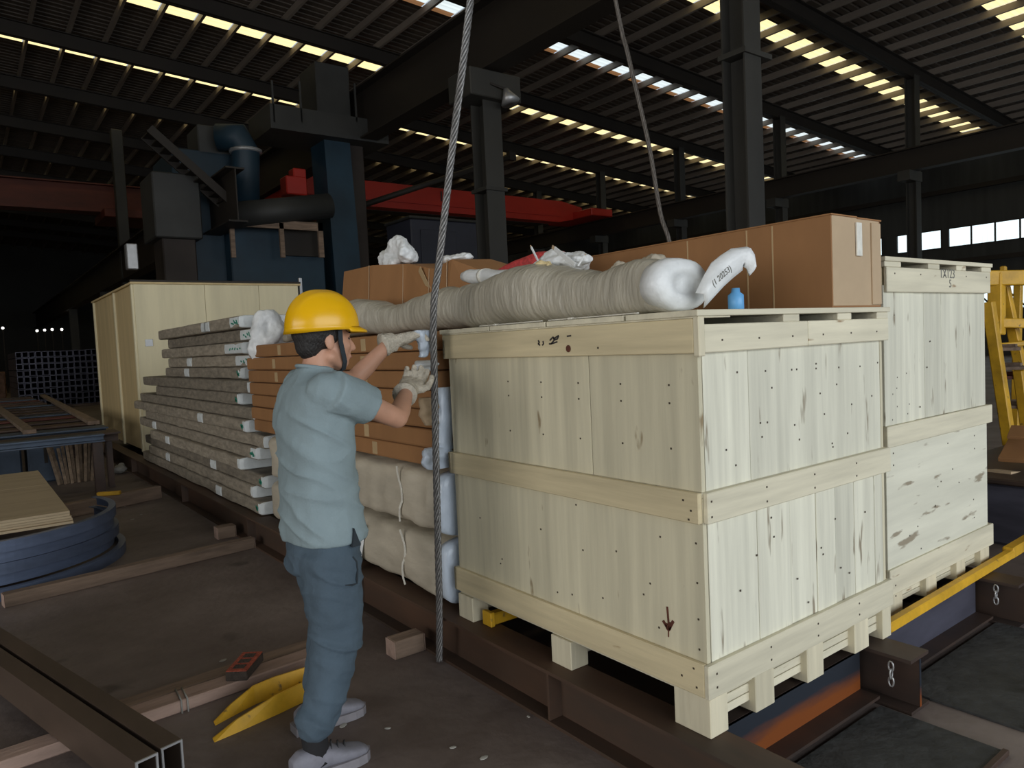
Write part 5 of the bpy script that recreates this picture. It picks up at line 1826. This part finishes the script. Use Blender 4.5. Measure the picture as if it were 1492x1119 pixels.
# collar rib, hem slit
bm = bmesh.new()
bm_tube(bm, [(1.072 + 0.063 * math.cos(a), 2.655 + 0.067 * math.sin(a), 1.462 - 0.012 * math.cos(a)) for a in [2 * math.pi * k / 24 for k in range(25)]], 0.008, 8, False)
from_bm('collar', bm, m_shirt, shirt, True)
bm = bmesh.new()
pv = [V((1.105, 2.453, 0.875)), V((1.092, 2.449, 0.808)), V((1.128, 2.455, 0.808))]
f0 = [bm.verts.new(p) for p in pv]
f1 = [bm.verts.new(p + V((0, 0.02, 0))) for p in pv]
bm.faces.new(f0)
bm.faces.new(f1[::-1])
for k in range(3):
    bm.faces.new((f0[k], f0[(k + 1) % 3], f1[(k + 1) % 3], f1[k]))
from_bm('hem_slit', bm, m_pocket, shirt)
# trousers
bm = bmesh.new()
bm_loft(bm, [((x, 2.655, z), (a, 0, 0), (0, b_, 0)) for z, x, a, b_ in ((0.70, 1.058, 0.122, 0.172), (0.78, 1.062, 0.126, 0.176), (0.86, 1.062, 0.115, 0.165), (0.93, 1.06, 0.10, 0.15))], 32, 2.3)
bm_limb(bm, [rhip - V((0, 0, 0.09)), rhip.lerp(rkn, 0.35), rhip.lerp(rkn, 0.7), rkn, rkn.lerp(ran, 0.3), rkn.lerp(ran, 0.65), ran + V((0.0, 0, 0.085))], [0.108, 0.112, 0.102, 0.096, 0.082, 0.072, 0.066], 22)
bm_limb(bm, [lhip - V((0, 0, 0.09)), lhip.lerp(lkn, 0.35), lhip.lerp(lkn, 0.7), lkn, lkn.lerp(lan, 0.3), lkn.lerp(lan, 0.65), lan + V((0.0, 0, 0.085))], [0.104, 0.104, 0.095, 0.088, 0.076, 0.068, 0.064], 22)
tr = remesh('trousers', bm, m_trous, person, 0.007, 4, (0.007, 11, 11, 13), (0.014, (5, 5, 13), ((0.72, 0.08), (0.44, 0.10), (0.19, 0.07))))
from mathutils.bvhtree import BVHTree


def on_surface(o, pts):
    M_ = chain_matrix(o)
    tree = BVHTree.FromPolygons([M_ @ v.co for v in o.data.vertices], [tuple(p.vertices) for p in o.data.polygons])
    return [tree.find_nearest(Vector(p))[0] for p in pts]


bm = bmesh.new()
bm_tube(bm, on_surface(tr, [(1.10, 2.40, 0.79), (1.125, 2.40, 0.755), (1.13, 2.40, 0.72), (1.115, 2.40, 0.69), (1.085, 2.40, 0.672), (1.055, 2.40, 0.665)]), [0.003, 0.004, 0.004, 0.004, 0.004, 0.002], 6)
from_bm('pocket_edge', bm, m_pocket, tr, True)
# socks and shoes
for an, x0, yd, nm in ((ran, 0.835, 0.0, 'right'), (lan, 0.975, 0.0, 'left')):
    y = an.y
    bm = bmesh.new()
    bm_tube(bm, [an + V((0, 0, 0.06)), an + V((0.005, 0, -0.01)), an + V((0.02, 0, -0.05))], [0.046, 0.046, 0.05], 16)
    from_bm('sock', bm, m_sock, person, True)
    Ln = 0.285
    prof = [(0.0, 0.030, 0.085), (0.03, 0.040, 0.105), (0.08, 0.044, 0.108), (0.13, 0.044, 0.098), (0.18, 0.048, 0.078), (0.23, 0.048, 0.064), (0.265, 0.040, 0.055), (0.285, 0.020, 0.042)]
    bm = bmesh.new()
    bm_loft(bm, [((x0 + d, y - 0.05 * d, 0.022 + (h - 0.022) / 2), (0, w, 0), (0, 0, (h - 0.022) / 2)) for d, w, h in prof], 20, 2.6)
    sho = remesh('shoe', bm, m_shoe, person, 0.005, 4)
    bm = bmesh.new()
    lo, hi = [], []
    out = [(x0 + d - (0.012 if d < 0.02 else 0), y - 0.05 * d + s * (w + 0.006)) for s, seq in ((1, prof), (-1, prof[::-1])) for d, w, h in seq]
    out.insert(8, (x0 + 0.297, y - 0.05 * 0.29))
    lo = [bm.verts.new((x, yy, 0.001)) for x, yy in out]
    hi = [bm.verts.new((x, yy, 0.034)) for x, yy in out]
    bm.faces.new(lo[::-1])
    bm.faces.new(hi)
    for k in range(len(out)):
        bm.faces.new((lo[k], lo[(k + 1) % len(out)], hi[(k + 1) % len(out)], hi[k]))
    from_bm('sole', bm, m_sole, sho, False)
    for q in range(4):
        xx = x0 + 0.125 + q * 0.026
        zz = 0.103 - q * 0.010
        bm = bmesh.new()
        bm_tube(bm, [(xx - 0.012, y - 0.034, zz - 0.006), (xx, y, zz + 0.004), (xx + 0.012, y + 0.030, zz - 0.006)], 0.0035, 6)
        from_bm('lace', bm, m_lace, sho, True)


def glove(wr, axis, palm_n, side, grip, m, spread=0.018, curls=(0.5, 0.7, 0.6)):
    """A gloved hand: palm, four bent fingers of unequal length and a thumb leaving the palm's side."""
    ax = axis.normalized()
    G = 1.18
    pn = (palm_n - ax * palm_n.dot(ax)).normalized()
    sd = ax.cross(pn) * side
    bm = bmesh.new()
    cuff = wr - ax * 0.035
    bm_tube(bm, [cuff, wr - ax * 0.01, wr + ax * 0.012], [0.043, 0.039, 0.037], 18)
    rings = []
    for d, w, th in ((0.0, 0.033, 0.026), (0.03, 0.041, 0.025), (0.06, 0.046, 0.023), (0.088, 0.046, 0.020), (0.10, 0.042, 0.016)):
        rings.append((wr + ax * d, sd * w, pn * th))
    bm_loft(bm, rings, 18, 2.6)
    lens = (0.066, 0.076, 0.070, 0.056)
    for i, L in enumerate(lens):
        base = wr + ax * 0.088 + sd * (0.033 - 0.022 * i)
        d = ax + sd * (0.10 - 0.07 * i)
        pts = [base]
        p = base
        ang = 0.0
        for seg, c_ in zip((0.42, 0.33, 0.25), curls):
            ang += c_ * (0.9 + 0.12 * i)
            dd = (d * math.cos(ang) + pn * math.sin(ang)).normalized()
            p = p + dd * L * seg
            pts.append(p)
        bm_limb(bm, pts, [0.0115, 0.0110, 0.0105, 0.0098], 10)
    tb_ = wr + ax * 0.035 + sd * 0.036
    pts = [tb_, tb_ + (ax * 0.6 + sd * 0.7 + pn * 0.25).normalized() * 0.034]
    pts.append(pts[-1] + (ax * 0.85 + sd * 0.15 + pn * 0.5).normalized() * 0.030)
    pts.append(pts[-1] + (ax * 0.8 - sd * 0.1 + pn * 0.6).normalized() * 0.020)
    bm_limb(bm, pts, [0.015, 0.0135, 0.012, 0.010], 10)
    bmesh.ops.transform(bm, matrix=Matrix.Translation(wr) @ Matrix.Scale(G, 4) @ Matrix.Translation(-wr), verts=bm.verts)
    g = remesh('glove', bm, m, person, 0.0042, 3, (0.0025, 45, 45, 45))
    bm = bmesh.new()
    cuff = wr - ax * 0.035 * G
    bm_tube(bm, [cuff - ax * 0.004, cuff + ax * 0.012], [0.0455 * G, 0.0445 * G], 18)
    from_bm('cuff', bm, m, g, True)
    return g


glove(rwr + (V((1.62, 2.87, 1.385)) - rwr).normalized() * 0.012, V((1.665, 2.895, 1.405)) - rwr, V((0.45, 0.15, 0.85)), 1, None, m_glove, curls=(0.35, 0.6, 0.6))
glove(lwr + V((0.012, 0, 0.004)), V((0.128, -0.012, 0.030)), V((0.25, -0.2, -0.95)), 1, None, m_glove, curls=(0.2, 0.35, 0.4))
# white cloth pad held at the rope
bm = bmesh.new()
rings = []
for k in range(10):
    tt = k / 9
    rings.append((V((1.712 + 0.008 * math.sin(5 * tt), 2.935 - 0.01 * tt, 1.475 + 0.125 * tt)), (0.020 + 0.024 * tt, 0, 0), (0, 0.016 + 0.014 * tt, 0)))
bm_loft(bm, rings, 20, 2.4, 0.02, 26, 3)
o = remesh('cloth_pad', bm, m_bluewhite, None, 0.0055, 1, (0.004, 45, 45, 20))
tag(o, 'small white cloth pad pressed against the wire rope by the gloved hands', 'cloth')
